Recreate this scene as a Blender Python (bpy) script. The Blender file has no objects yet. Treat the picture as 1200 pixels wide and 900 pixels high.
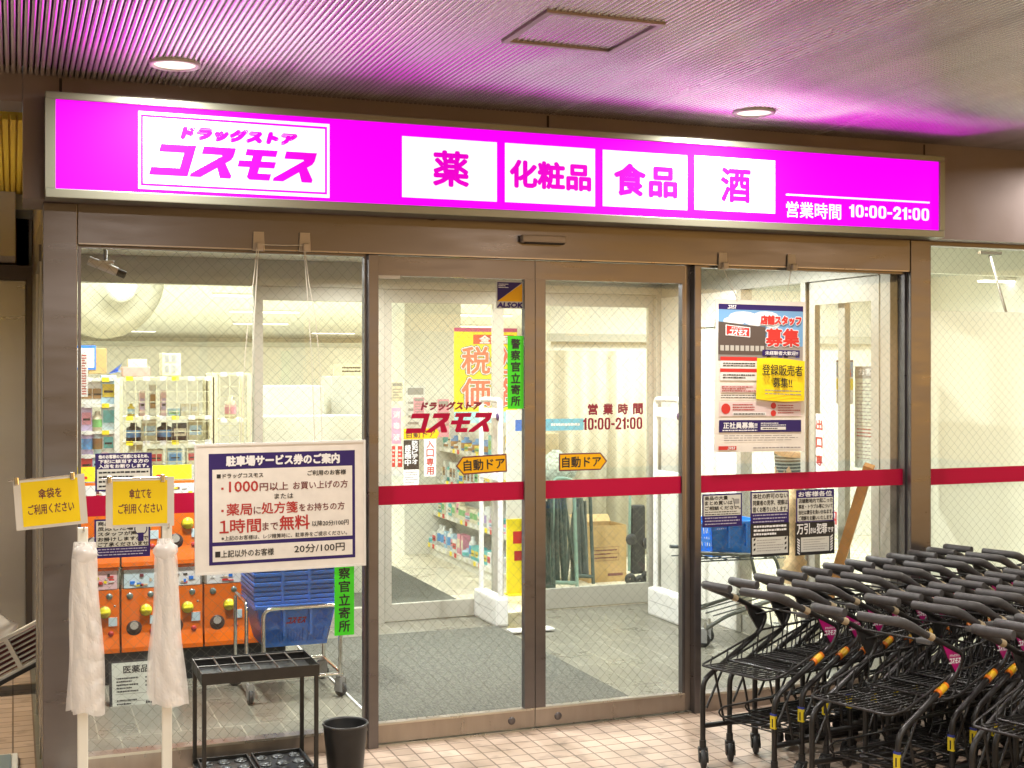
import bpy, math, random
from mathutils import Vector, Matrix
R = math.radians
random.seed(7)
S = bpy.context.scene
COL = S.collection

# ------------------------------------------------------------------ camera, world, lamps, exposure
D, CH, F, TH, HZ = 6.14, 1.84, 1515.0, R(21.11), 433.0      # distance to the shop front, eye height, focal length in px, yaw, horizon row
cam = bpy.data.cameras.new('camera')
camo = bpy.data.objects.new('camera', cam); COL.objects.link(camo); S.camera = camo
camo.location = (0, -D, CH); camo.rotation_euler = (R(90), 0, -TH)
cam.sensor_width = 36; cam.lens = F / 1200 * 36; cam.shift_y = -(450 - HZ) / 1200
cam.clip_start = .05; cam.clip_end = 300

W = bpy.data.worlds.new('World'); S.world = W; W.use_nodes = True
nt = W.node_tree; bgn = nt.nodes['Background']
sky = nt.nodes.new('ShaderNodeTexSky'); sky.sky_type = 'NISHITA'; sky.sun_disc = False
sky.sun_elevation = R(8); sky.sun_rotation = R(150)
nt.links.new(sky.outputs[0], bgn.inputs[0]); bgn.inputs[1].default_value = .06

S.view_settings.view_transform = 'Standard'; S.view_settings.look = 'None'
S.view_settings.exposure = 0.38; S.view_settings.gamma = 1
S.view_settings.use_curve_mapping = False
S.render.engine = 'CYCLES'
cy = S.cycles
cy.use_denoising = True
try: cy.denoiser = 'OPENIMAGEDENOISE'
except Exception: pass
cy.max_bounces = 10; cy.transparent_max_bounces = 24; cy.diffuse_bounces = 4; cy.glossy_bounces = 4; cy.transmission_bounces = 6
cy.caustics_reflective = False; cy.caustics_refractive = False
cy.sample_clamp_indirect = 4

P_DOWN, P_VEST, P_SHOP = 36, 58, 42       # lamp powers: arcade downlights, vestibule downlights, shop fluorescents

def at(px, py, Y=0.0):                     # photo pixel -> (X, Z) on the plane Y
    u, v = (px - 600) / F, (HZ - py) / F
    t = (D + Y) / (math.cos(TH) - u * math.sin(TH))
    return t * (math.sin(TH) + u * math.cos(TH)), CH + t * v
def fx(px, Y=0.0): return at(px, HZ, Y)[0]
def on(px, py, z=0.0):                     # photo pixel on the horizontal plane z -> (X, Y)
    u, v = (px - 600) / F, (HZ - py) / F
    t = (z - CH) / v
    return t * (math.sin(TH) + u * math.cos(TH)), t * (math.cos(TH) - u * math.sin(TH)) - D

# ------------------------------------------------------------------ materials
MATS = {}
def nodes(m):
    m.use_nodes = True
    return m.node_tree, m.node_tree.nodes['Principled BSDF']
def mat(name, col=(.5, .5, .5), rough=.5, metal=0.0, noise=0.0, nscale=8.0, spec=.5, bump=0.0, bscale=60.0, stretch=None, rvar=0.0, aniso=0.0, trans=0.0):
    if name in MATS: return MATS[name]
    m = bpy.data.materials.new(name); MATS[name] = m
    t, b = nodes(m)
    b.inputs['Base Color'].default_value = (*col, 1); b.inputs['Roughness'].default_value = rough
    b.inputs['Metallic'].default_value = metal; b.inputs['Specular IOR Level'].default_value = spec
    L = t.links
    if noise or bump or rvar:
        tc = t.nodes.new('ShaderNodeTexCoord'); mp = t.nodes.new('ShaderNodeMapping'); L.new(tc.outputs['Object'], mp.inputs[0])
        if stretch: mp.inputs['Scale'].default_value = stretch
    if noise or rvar:
        n = t.nodes.new('ShaderNodeTexNoise'); n.inputs['Scale'].default_value = nscale; n.inputs['Detail'].default_value = 5
        L.new(mp.outputs[0], n.inputs['Vector'])
    if noise:
        mr = t.nodes.new('ShaderNodeMapRange'); mr.inputs['From Min'].default_value = .3; mr.inputs['From Max'].default_value = .7
        mr.inputs['To Min'].default_value = 1 - noise; mr.inputs['To Max'].default_value = 1 + noise
        L.new(n.outputs[0], mr.inputs['Value'])
        mx = t.nodes.new('ShaderNodeVectorMath'); mx.operation = 'SCALE'; mx.inputs[0].default_value = col
        L.new(mr.outputs[0], mx.inputs['Scale']); L.new(mx.outputs[0], b.inputs['Base Color'])
    if rvar:
        mr2 = t.nodes.new('ShaderNodeMapRange'); mr2.inputs['From Min'].default_value = .3; mr2.inputs['From Max'].default_value = .7
        mr2.inputs['To Min'].default_value = rough - rvar; mr2.inputs['To Max'].default_value = rough + rvar
        L.new(n.outputs[0], mr2.inputs['Value']); L.new(mr2.outputs[0], b.inputs['Roughness'])
    if bump:
        n2 = t.nodes.new('ShaderNodeTexNoise'); n2.inputs['Scale'].default_value = bscale; n2.inputs['Detail'].default_value = 4
        L.new(mp.outputs[0], n2.inputs['Vector'])
        bp = t.nodes.new('ShaderNodeBump'); bp.inputs['Strength'].default_value = bump; bp.inputs['Distance'].default_value = .01
        L.new(n2.outputs[0], bp.inputs['Height']); L.new(bp.outputs[0], b.inputs['Normal'])
    if trans:
        out = t.nodes['Material Output']; tr = t.nodes.new('ShaderNodeBsdfTranslucent'); tr.inputs[0].default_value = (*col, 1)
        mix = t.nodes.new('ShaderNodeMixShader'); mix.inputs[0].default_value = trans
        L.new(b.outputs[0], mix.inputs[1]); L.new(tr.outputs[0], mix.inputs[2]); L.new(mix.outputs[0], out.inputs[0])
    return m
def emit(name, col, strength):
    if name in MATS: return MATS[name]
    m = bpy.data.materials.new(name); MATS[name] = m
    t, b = nodes(m)
    b.inputs['Base Color'].default_value = (*[c * .35 for c in col], 1); b.inputs['Roughness'].default_value = .7; b.inputs['Specular IOR Level'].default_value = .1
    b.inputs['Emission Color'].default_value = (*col, 1); b.inputs['Emission Strength'].default_value = strength
    return m
def glass(name, wire=True, tint=(.975, .985, .97), pitch=.054, half=.0115):
    m = bpy.data.materials.new(name); MATS[name] = m
    m.use_nodes = True; t = m.node_tree; t.nodes.clear(); L = t.links; N = t.nodes.new
    out = N('ShaderNodeOutputMaterial'); tr = N('ShaderNodeBsdfTransparent'); tr.inputs[0].default_value = (*tint, 1)
    gl = N('ShaderNodeBsdfGlossy'); gl.inputs['Roughness'].default_value = .02
    ge = N('ShaderNodeNewGeometry'); dt = N('ShaderNodeVectorMath'); dt.operation = 'DOT_PRODUCT'; L.new(ge.outputs['Normal'], dt.inputs[0]); L.new(ge.outputs['Incoming'], dt.inputs[1])
    ab = N('ShaderNodeMath'); ab.operation = 'ABSOLUTE'; L.new(dt.outputs['Value'], ab.inputs[0])
    om = N('ShaderNodeMath'); om.operation = 'SUBTRACT'; om.inputs[0].default_value = 1; L.new(ab.outputs[0], om.inputs[1])
    pw = N('ShaderNodeMath'); pw.operation = 'POWER'; pw.inputs[1].default_value = 5; L.new(om.outputs[0], pw.inputs[0])
    fr = N('ShaderNodeMath'); fr.operation = 'MULTIPLY_ADD'; fr.inputs[1].default_value = .9; fr.inputs[2].default_value = .045; L.new(pw.outputs[0], fr.inputs[0])
    mx = N('ShaderNodeMixShader'); L.new(fr.outputs[0], mx.inputs[0]); L.new(tr.outputs[0], mx.inputs[1]); L.new(gl.outputs[0], mx.inputs[2])
    last = mx
    if wire:
        tc = N('ShaderNodeTexCoord'); sp = N('ShaderNodeSeparateXYZ'); L.new(tc.outputs['Object'], sp.inputs[0])
        xy = N('ShaderNodeMath'); xy.operation = 'ADD'; L.new(sp.outputs[0], xy.inputs[0]); L.new(sp.outputs[1], xy.inputs[1])
        nz = N('ShaderNodeTexNoise'); nz.inputs['Scale'].default_value = 5; L.new(tc.outputs['Object'], nz.inputs['Vector'])
        nn = N('ShaderNodeMath'); nn.operation = 'MULTIPLY'; nn.inputs[1].default_value = .045; L.new(nz.outputs[0], nn.inputs[0])
        zz = N('ShaderNodeMath'); zz.operation = 'ADD'; L.new(sp.outputs[2], zz.inputs[0]); L.new(nn.outputs[0], zz.inputs[1])
        res = []
        for op in ('ADD', 'SUBTRACT'):
            a = N('ShaderNodeMath'); a.operation = op; L.new(xy.outputs[0], a.inputs[0]); L.new(zz.outputs[0], a.inputs[1])
            d = N('ShaderNodeMath'); d.operation = 'DIVIDE'; d.inputs[1].default_value = pitch; L.new(a.outputs[0], d.inputs[0])
            f = N('ShaderNodeMath'); f.operation = 'FRACT'; L.new(d.outputs[0], f.inputs[0])
            s = N('ShaderNodeMath'); s.operation = 'SUBTRACT'; s.inputs[1].default_value = .5; L.new(f.outputs[0], s.inputs[0])
            b = N('ShaderNodeMath'); b.operation = 'ABSOLUTE'; L.new(s.outputs[0], b.inputs[0])
            c = N('ShaderNodeMath'); c.operation = 'LESS_THAN'; c.inputs[1].default_value = half; L.new(b.outputs[0], c.inputs[0])
            res.append(c)
        mm = N('ShaderNodeMath'); mm.operation = 'MAXIMUM'; L.new(res[0].outputs[0], mm.inputs[0]); L.new(res[1].outputs[0], mm.inputs[1])
        df = N('ShaderNodeBsdfPrincipled'); df.inputs['Base Color'].default_value = (.17, .17, .13, 1); df.inputs['Roughness'].default_value = .4; df.inputs['Metallic'].default_value = .2
        m2 = N('ShaderNodeMixShader'); L.new(mm.outputs[0], m2.inputs[0]); L.new(mx.outputs[0], m2.inputs[1]); L.new(df.outputs[0], m2.inputs[2])
        last = m2
    L.new(last.outputs[0], out.inputs[0])
    return m
def tile_mat(name, c1, c2, cm, tw, th_, mortar=.004, rough=.45, offset=0.0, noise=.12, bump=.3):
    m = bpy.data.materials.new(name); MATS[name] = m
    t, b = nodes(m); L = t.links; N = t.nodes.new
    tc = N('ShaderNodeTexCoord'); br = N('ShaderNodeTexBrick'); L.new(tc.outputs['Object'], br.inputs['Vector'])
    br.offset = offset; br.inputs['Scale'].default_value = 1; br.inputs['Brick Width'].default_value = tw; br.inputs['Row Height'].default_value = th_
    br.inputs['Mortar Size'].default_value = mortar; br.inputs['Mortar Smooth'].default_value = .1
    br.inputs['Color1'].default_value = (*c1, 1); br.inputs['Color2'].default_value = (*c2, 1); br.inputs['Mortar'].default_value = (*cm, 1)
    n = N('ShaderNodeTexNoise'); n.inputs['Scale'].default_value = 2.2; n.inputs['Detail'].default_value = 8; n.inputs['Roughness'].default_value = .65; L.new(tc.outputs['Object'], n.inputs['Vector'])
    mr = N('ShaderNodeMapRange'); mr.inputs['From Min'].default_value = .3; mr.inputs['From Max'].default_value = .7; mr.inputs['To Min'].default_value = 1 - noise; mr.inputs['To Max'].default_value = 1 + noise
    L.new(n.outputs[0], mr.inputs['Value'])
    sc = N('ShaderNodeVectorMath'); sc.operation = 'SCALE'; L.new(br.outputs['Color'], sc.inputs[0]); L.new(mr.outputs[0], sc.inputs['Scale']); L.new(sc.outputs[0], b.inputs['Base Color'])
    if noise > .1:
        g = N('ShaderNodeTexNoise'); g.inputs['Scale'].default_value = 9; g.inputs['Detail'].default_value = 6; L.new(tc.outputs['Object'], g.inputs['Vector'])
        gr = N('ShaderNodeMapRange'); gr.inputs['From Min'].default_value = .56; gr.inputs['From Max'].default_value = .72; gr.inputs['To Min'].default_value = 1; gr.inputs['To Max'].default_value = .62; L.new(g.outputs[0], gr.inputs['Value'])
        vo = N('ShaderNodeTexVoronoi'); vo.inputs['Scale'].default_value = 2.6; L.new(tc.outputs['Object'], vo.inputs['Vector'])
        vr = N('ShaderNodeMapRange'); vr.inputs['From Min'].default_value = .03; vr.inputs['From Max'].default_value = .05; vr.inputs['To Min'].default_value = .55; vr.inputs['To Max'].default_value = 1; L.new(vo.outputs['Distance'], vr.inputs['Value'])
        mu = N('ShaderNodeMath'); mu.operation = 'MULTIPLY'; L.new(gr.outputs[0], mu.inputs[0]); L.new(vr.outputs[0], mu.inputs[1])
        s2 = N('ShaderNodeVectorMath'); s2.operation = 'SCALE'; L.new(sc.outputs[0], s2.inputs[0]); L.new(mu.outputs[0], s2.inputs['Scale']); L.new(s2.outputs[0], b.inputs['Base Color'])
    r2 = N('ShaderNodeMapRange'); r2.inputs['From Min'].default_value = .35; r2.inputs['From Max'].default_value = .65; r2.inputs['To Min'].default_value = rough - .1; r2.inputs['To Max'].default_value = rough + .12
    L.new(n.outputs[0], r2.inputs['Value']); L.new(r2.outputs[0], b.inputs['Roughness'])
    bp = N('ShaderNodeBump'); bp.inputs['Strength'].default_value = bump; bp.inputs['Distance'].default_value = .003; bp.invert = True
    L.new(br.outputs['Fac'], bp.inputs['Height']); L.new(bp.outputs[0], b.inputs['Normal'])
    return m

bronze = mat('bronze_metal', (.158, .144, .144), .33, .8, noise=.06, nscale=3, stretch=(1, 1, 6), rvar=.07)
bronze_lo = mat('bronze_metal_low', (.35, .305, .265), .33, .85, noise=.07, nscale=4, stretch=(6, 1, 1), rvar=.07)
fascia_m = mat('fascia_metal', (.215, .178, .172), .5, .55, noise=.08, nscale=5, rvar=.06)
steel = mat('steel', (.55, .53, .46), .3, .95, noise=.06, nscale=6, stretch=(1, 1, .2), rvar=.08)
inner_m = mat('inner_metal', (.48, .46, .395), .42, .4, noise=.03, nscale=4)
chrome = mat('chrome', (.75, .74, .7), .15, 1)
black_pl = mat('black_plastic', (.018, .018, .018), .42, noise=.2, nscale=20)
black_mt = mat('black_painted_metal', (.016, .015, .014), .38, .0, noise=.2, nscale=25, rvar=.1)
rubber = mat('dark_rubber', (.055, .052, .052), .55, noise=.18, nscale=30, bump=.15, bscale=200)
wheel_m = mat('wheel_rubber', (.03, .03, .03), .6)
grey_pl = mat('grey_plastic', (.3, .3, .29), .45)
beige_pl = mat('beige_plastic', (.6, .5, .36), .4)
white_pl = mat('white_plastic', (.74, .73, .69), .4, noise=.05)
white_pt = mat('white_paint', (.78, .76, .68), .55, noise=.05, nscale=3)
cream = mat('cream_wall', (.76, .76, .67), .7, noise=.04, nscale=2)
paper = mat('paper', (.78, .76, .72), .55)
lamin = mat('laminated_paper', (.76, .73, .68), .22, noise=.05, nscale=14, bump=.25, bscale=9)
yellow = mat('yellow_print', (.95, .70, .008), .35, bump=.08, bscale=10)
pop_y = mat('yellow_card', (.9, .72, .02), .5)
red = mat('crimson_film', (.42, .0015, .04), .5, spec=.2, noise=.05, nscale=2)
red_d = mat('dark_red_print', (.24, .004, .03), .4)
red_b = mat('bright_red_print', (.62, .03, .025), .5)
mag_t = mat('magenta_plate', (.42, .006, .15), .4)
purple = mat('purple_print', (.035, .02, .125), .5, spec=.2)
blue_p = mat('blue_print', (.03, .05, .30), .35)
dark_t = mat('black_ink', (.012, .012, .014), .5)
brown_t = mat('brown_ink', (.16, .035, .04), .5)
red_t = mat('red_ink', (.42, .02, .02), .5)
green_s = mat('green_sticker', (.05, .75, .015), .45)
orange_s = mat('orange_sticker', (.82, .42, .008), .5, spec=.2)
white_t = mat('white_ink', (.82, .82, .82), .5)
orange_m = mat('orange_plastic', (.80, .155, .008), .3, noise=.05)
knob_y = mat('knob_yellow', (.72, .62, .03), .3)
blue_b = mat('blue_plastic', (.045, .17, .62), .32, noise=.06)
blue_c = mat('bright_blue_plastic', (.02, .20, .72), .3)
card = mat('cardboard', (.50, .33, .13), .7, noise=.06)
wood = mat('wood', (.55, .27, .08), .5, noise=.2, nscale=5, stretch=(1, 1, .1))
darkg = mat('dark_green_cloth', (.05, .075, .06), .7, noise=.2)
greent = mat('teal_metal', (.22, .34, .27), .5)
skin = mat('skin', (.55, .33, .2), .5)
shirt = None
glass_o = glass('wired_glass_front')
glass_i = glass('wired_glass_inner', pitch=.06, half=.012)
glass_s = glass('wired_glass_side', pitch=.06, half=.014)
clear = glass('clear_plastic', wire=False, tint=(.92, .93, .92))
floor_out = tile_mat('floor_tile', (.39, .285, .21), (.48, .36, .275), (.15, .10, .07), .1, .1, .0042, .42, 0, .2)
floor_in = tile_mat('vestibule_tile', (.155, .145, .112), (.168, .158, .124), (.30, .28, .215), .2, .6, .0035, .34, .5, .03, .05)
floor_shop = tile_mat('shop_tile', (.62, .56, .43), (.66, .6, .46), (.48, .43, .33), .45, .45, .003, .3, 0, .05, .05)
# ------------------------------------------------------------------ mesh builder
_TXT = {}
def glyphs(body, spacing=1.0):
    k = (body, spacing)
    if k not in _TXT:
        c = bpy.data.curves.new('txt', 'FONT'); c.body = body; c.resolution_u = 2; c.space_character = spacing; c.space_line = 1.05
        o = bpy.data.objects.new('txt', c); COL.objects.link(o)
        me = bpy.data.meshes.new_from_object(o.evaluated_get(bpy.context.evaluated_depsgraph_get()))
        vs = [(v.co.x, v.co.y) for v in me.vertices]; fs = [tuple(p.vertices) for p in me.polygons]
        fs2 = []
        for p in me.polygons:
            f = tuple(p.vertices)
            fs2.append(f if p.normal.z > 0 else f[::-1])
        bpy.data.objects.remove(o); bpy.data.curves.remove(c); bpy.data.meshes.remove(me)
        xs = [v[0] for v in vs] or [0, 1]; ys = [v[1] for v in vs] or [0, 1]
        _TXT[k] = (vs, fs2, min(xs), max(xs), min(ys), max(ys))
    return _TXT[k]

class MB:
    def __init__(s): s.v, s.f, s.m, s.sl, s.sm = [], [], [], [], []
    def mi(s, m):
        if m not in s.sl: s.sl.append(m)
        return s.sl.index(m)
    def add(s, vs, fs, m, smooth=False):
        o = len(s.v); i = s.mi(m); s.v += [tuple(v) for v in vs]
        for f in fs: s.f.append(tuple(o + k for k in f)); s.m.append(i); s.sm.append(smooth)
    def box(s, x0, x1, y0, y1, z0, z1, m, bev=0.0):
        if x0 > x1: x0, x1 = x1, x0
        if y0 > y1: y0, y1 = y1, y0
        if z0 > z1: z0, z1 = z1, z0
        if bev <= 0:
            v = [(x, y, z) for z in (z0, z1) for y in (y0, y1) for x in (x0, x1)]
            s.add(v, [(0, 2, 3, 1), (4, 5, 7, 6), (0, 1, 5, 4), (2, 6, 7, 3), (0, 4, 6, 2), (1, 3, 7, 5)], m); return
        b = min(bev, (x1 - x0) * .45, (y1 - y0) * .45, (z1 - z0) * .45)
        import bmesh
        bm = bmesh.new(); bmesh.ops.create_cube(bm, size=1)
        for q in bm.verts: q.co = Vector(((x0 + x1) / 2 + q.co.x * (x1 - x0), (y0 + y1) / 2 + q.co.y * (y1 - y0), (z0 + z1) / 2 + q.co.z * (z1 - z0)))
        bmesh.ops.bevel(bm, geom=bm.edges[:], offset=b, segments=2, affect='EDGES', profile=.6)
        bm.verts.index_update()
        s.add([q.co[:] for q in bm.verts], [tuple(w.index for w in f.verts) for f in bm.faces], m); bm.free()
    def poly(s, pts, m): s.add(pts, [tuple(range(len(pts)))], m)
    def prism(s, pts, z0, z1, m, axis='z'):
        n = len(pts)
        def q(p, h): return (p[0], p[1], h) if axis == 'z' else ((p[0], h, p[1]) if axis == 'y' else (h, p[0], p[1]))
        v = [q(p, z0) for p in pts] + [q(p, z1) for p in pts]
        a = sum(pts[i][0] * pts[(i + 1) % n][1] - pts[(i + 1) % n][0] * pts[i][1] for i in range(n))
        f = [tuple(range(n))[::-1], tuple(range(n, 2 * n))] + [(i, (i + 1) % n, n + (i + 1) % n, n + i) for i in range(n)]
        if (a < 0) != (axis == 'y'): f = [x[::-1] for x in f]
        s.add(v, f, m)
    def tube(s, pts, r, m, n=8, caps=True, smooth=True):
        pts = [Vector(p) for p in pts]; k = len(pts)
        rs = r if isinstance(r, (list, tuple)) else [r] * k
        v = []; up = None
        for i, p in enumerate(pts):
            t = (pts[min(i + 1, k - 1)] - pts[max(i - 1, 0)]).normalized()
            if up is None:
                up = Vector((0, 0, 1)) if abs(t.z) < .9 else Vector((0, 1, 0))
            a = up - t * up.dot(t)
            if a.length < 1e-5: a = Vector((1, 0, 0)) - t * t.x
            a.normalize(); up = a; b = t.cross(a)
            for j in range(n):
                w = 2 * math.pi * j / n
                v.append(p + (a * math.cos(w) + b * math.sin(w)) * rs[i])
        f = [(i * n + j, i * n + (j + 1) % n, (i + 1) * n + (j + 1) % n, (i + 1) * n + j) for i in range(k - 1) for j in range(n)]
        s.add(v, f, m, smooth)
        if caps:
            s.add(v[:n], [tuple(range(n))[::-1]], m); s.add(v[-n:], [tuple(range(n))], m)
    def bend(s, pts, r, m, n=8, rad=.03, seg=4):              # a tube with rounded corners
        pts = [Vector(p) for p in pts]; o = [pts[0]]
        for i in range(1, len(pts) - 1):
            a, b, c = pts[i - 1], pts[i], pts[i + 1]
            q = min(rad, (a - b).length * .45, (c - b).length * .45)
            p0 = b + (a - b).normalized() * q; p1 = b + (c - b).normalized() * q
            for j in range(seg + 1):
                t = j / seg; o.append((1 - t) ** 2 * p0 + 2 * t * (1 - t) * b + t * t * p1)
        o.append(pts[-1]); s.tube(o, r, m, n)
    def lathe(s, prof, c, m, n=24, axis='z', smooth=True):
        v = []
        for (r, h) in prof:
            for j in range(n):
                w = 2 * math.pi * j / n; a, b = r * math.cos(w), r * math.sin(w)
                if axis == 'z': v.append((c[0] + a, c[1] + b, c[2] + h))
                elif axis == 'y': v.append((c[0] + a, c[1] + h, c[2] - b))
                else: v.append((c[0] + h, c[1] + a, c[2] + b))
        k = len(prof)
        f = [(i * n + j, i * n + (j + 1) % n, (i + 1) * n + (j + 1) % n, (i + 1) * n + j) for i in range(k - 1) for j in range(n)]
        s.add(v, f, m, smooth)
    def rect(s, x0, y0, x1, y1, h, m):                        # flat sheet in local x-y at height h
        s.add([(x0, y0, h), (x1, y0, h), (x1, y1, h), (x0, y1, h)], [(0, 1, 2, 3)], m)
    def text(s, body, x0, y0, x1, y1, h, m, bold=0.0, shear=0.0, spacing=1.0, keep=False):
        vs, fs, a0, a1, b0, b1 = glyphs(body, spacing)
        if not vs: return
        sx, sy = (x1 - x0) / (a1 - a0 + 1e-9), (y1 - y0) / (b1 - b0 + 1e-9)
        if keep: k = min(sx, sy); cx = (x0 + x1 - k * (a1 - a0)) / 2; cy_ = (y0 + y1 - k * (b1 - b0)) / 2; x0, y0, sx, sy = cx, cy_, k, k
        offs = [(0, 0)]
        if bold: offs = [(0, 0), (bold, 0), (-bold, 0), (0, bold), (0, -bold), (bold * .7, bold * .7), (-bold * .7, -bold * .7), (bold * .7, -bold * .7), (-bold * .7, bold * .7)]
        for i, (dx, dy) in enumerate(offs):
            v = []
            for (a, b) in vs:
                X, Y_ = x0 + (a - a0) * sx + dx, y0 + (b - b0) * sy + dy
                v.append((X + shear * (Y_ - y0), Y_, h + i * .00004))
            s.add(v, fs, m)
    def digits(s, body, x0, y0, x1, y1, h, m, bold=0.0):      # heavy condensed figures, one cell each
        wd = {'1': .68, ':': .44, '-': .62}
        tw = sum(wd.get(c, 1) for c in body); x = x0; H = y1 - y0
        for c in body:
            w = (x1 - x0) * wd.get(c, 1) / tw; cw = w * .86; ox = x + w * .07; t = .34 if c not in '1' else .5
            if c == '-': s.rect(ox, y0 + H * .36, ox + cw, y0 + H * .54, h, m)
            elif c == ':':
                for q in (.10, .60): s.rect(ox + cw * .12, y0 + H * q, ox + cw * .88, y0 + H * (q + .24), h, m)
            elif c == '1':
                s.add([(ox + u * cw, y0 + v * H, h) for u, v in ((.38, 0), (.92, 0), (.92, 1), (.52, 1), (.38, .86), (.02, .80), (.02, .66), (.38, .66))], [tuple(range(8))], m)
            elif c == '0':
                def ring(ix, iy): 
                    P = []
                    for k in range(24):
                        an = 2 * math.pi * k / 24; cx_, sx_ = math.cos(an), math.sin(an)
                        P.append((ox + cw * .5 + (cw * .5 - ix) * math.copysign(abs(cx_) ** .62, cx_), y0 + H * .5 + (H * .5 - iy) * math.copysign(abs(sx_) ** .62, sx_), h))
                    return P
                o, i_ = ring(0, 0), ring(cw * .33, H * .15)
                s.add(o + i_, [(k, (k + 1) % 24, 24 + (k + 1) % 24, 24 + k) for k in range(24)], m)
            else:
                Q = [(.17, .62), (.17, .78), (.28, .88), (.5, .92), (.72, .88), (.83, .78), (.83, .64), (.74, .5), (.3, .2), (.2, .08)]
                L_, R_ = [], []
                for k, q in enumerate(Q):
                    p, n_ = Q[max(k - 1, 0)], Q[min(k + 1, len(Q) - 1)]
                    dx, dy = (n_[0] - p[0]) * cw, (n_[1] - p[1]) * H; l = math.hypot(dx, dy); ex, ey = -dy / l * cw * .165, dx / l * cw * .165
                    L_.append((ox + q[0] * cw + ex, y0 + q[1] * H + ey, h)); R_.append((ox + q[0] * cw - ex, y0 + q[1] * H - ey, h))
                n_ = len(Q); s.add(L_ + R_, [(k, k + 1, n_ + k + 1, n_ + k) for k in range(n_ - 1)], m); s.rect(ox, y0, ox + cw, y0 + H * .17, h + .00008, m)
            x += w
    def bars(s, x0, y0, x1, y1, rows, h, m, ratio=.45, seed=1):  # lines of print too small to read
        rg = random.Random(seed); hh = (y1 - y0) / rows
        for i in range(rows):
            y = y1 - (i + .5) * hh; x = x0
            end = x1 - (x1 - x0) * rg.choice((0, 0, .08, .3))
            while x < end:
                w = (x1 - x0) * rg.uniform(.03, .10); e = min(x + w, end)
                s.rect(x, y - hh * ratio / 2 * rg.uniform(.7, 1), e, y + hh * ratio / 2 * rg.uniform(.7, 1), h, m); x = e + (x1 - x0) * rg.uniform(.008, .02)
    def shift(s, d): s.v = [(a + d[0], b + d[1], c + d[2]) for (a, b, c) in s.v]; return s
    def build(s, name, parent=None, world=True):
        me = bpy.data.meshes.new(name)
        v = s.v
        if parent is not None and world:
            o = parent.matrix_world if parent.parent is None else parent.parent.matrix_world
            l = Vector(o.translation) if False else Vector(tot(parent))
            v = [(a - l.x, b - l.y, c - l.z) for (a, b, c) in v]
        me.from_pydata(v, [], s.f); 
        for m in s.sl: me.materials.append(m)
        me.polygons.foreach_set('material_index', s.m); me.polygons.foreach_set('use_smooth', s.sm); me.update()
        ob = bpy.data.objects.new(name, me); COL.objects.link(ob)
        if parent is not None: ob.parent = parent
        return ob
def tot(o):
    p = Vector((0, 0, 0))
    while o is not None: p += Vector(o.location); o = o.parent
    return p
def tag(o, label=None, cat=None, group=None, kind=None):
    if label: o['label'] = label
    if cat: o['category'] = cat
    if group: o['group'] = group
    if kind: o['kind'] = kind
    return o
def thing(name, label, cat, loc=(0, 0, 0), rot=(0, 0, 0), group=None):
    o = bpy.data.objects.new(name, None); o.empty_display_size = .1; COL.objects.link(o); o.location = loc; o.rotation_euler = rot
    return tag(o, label, cat, group)
def struct(name, mb):
    return tag(mb.build(name), kind='structure')
def kids(o): return [c for c in ALLKIDS.get(o.name, [])]
def copy_tree(o, parent=None):
    c = o.copy(); COL.objects.link(c)
    if parent is not None: c.parent = parent
    for ch in list(o.children): copy_tree(ch, c)
    return c
def one(name, mb, label, cat, loc=None, group=None):       # a thing that is a single mesh, origin at loc
    if loc is not None: mb.shift((-loc[0], -loc[1], -loc[2]))
    o = mb.build(name)
    if loc is not None: o.location = loc
    return tag(o, label, cat, group)
def sheet(name, label, cat, px, Y, mb_fn, roll=0.0, group=None, thick=.002, back=None, turn=0.0):
    """a printed sheet facing the street: px = (x0, y0, x1, y1) photo corners; mb_fn(mb, w, h) draws on local x-y from its centre"""
    X0, Z0 = at(px[0], px[1], Y); X1, Z1 = at(px[2], px[3], Y)
    w, h = X1 - X0, Z0 - Z1
    b = MB(); mb_fn(b, w, h)
    o = b.build(name); o.location = ((X0 + X1) / 2, Y, (Z0 + Z1) / 2); o.rotation_euler = (R(90), 0, turn)
    if roll: o.rotation_euler = (Matrix.Rotation(R(90), 3, 'X') @ Matrix.Rotation(roll, 3, 'Z')).to_euler()
    return tag(o, label, cat, group)
ORD = ['first', 'second', 'third', 'fourth', 'fifth', 'sixth', 'seventh', 'eighth', 'ninth', 'tenth', 'eleventh', 'twelfth', 'thirteenth', 'fourteenth', 'fifteenth', 'sixteenth', 'seventeenth', 'eighteenth']
def lamp_area(name, loc, size, power, col=(1, 1, 1), shape='DISK', sy=None, rot=(0, 0, 0), spread=170, parent=None):
    l = bpy.data.lights.new(name, 'AREA'); l.shape = shape; l.size = size
    if sy: l.size_y = sy
    l.energy = power; l.color = col; l.spread = R(spread)
    o = bpy.data.objects.new(name, l); COL.objects.link(o); o.location = loc; o.rotation_euler = rot
    if parent: o.parent = parent
    return o
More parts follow.
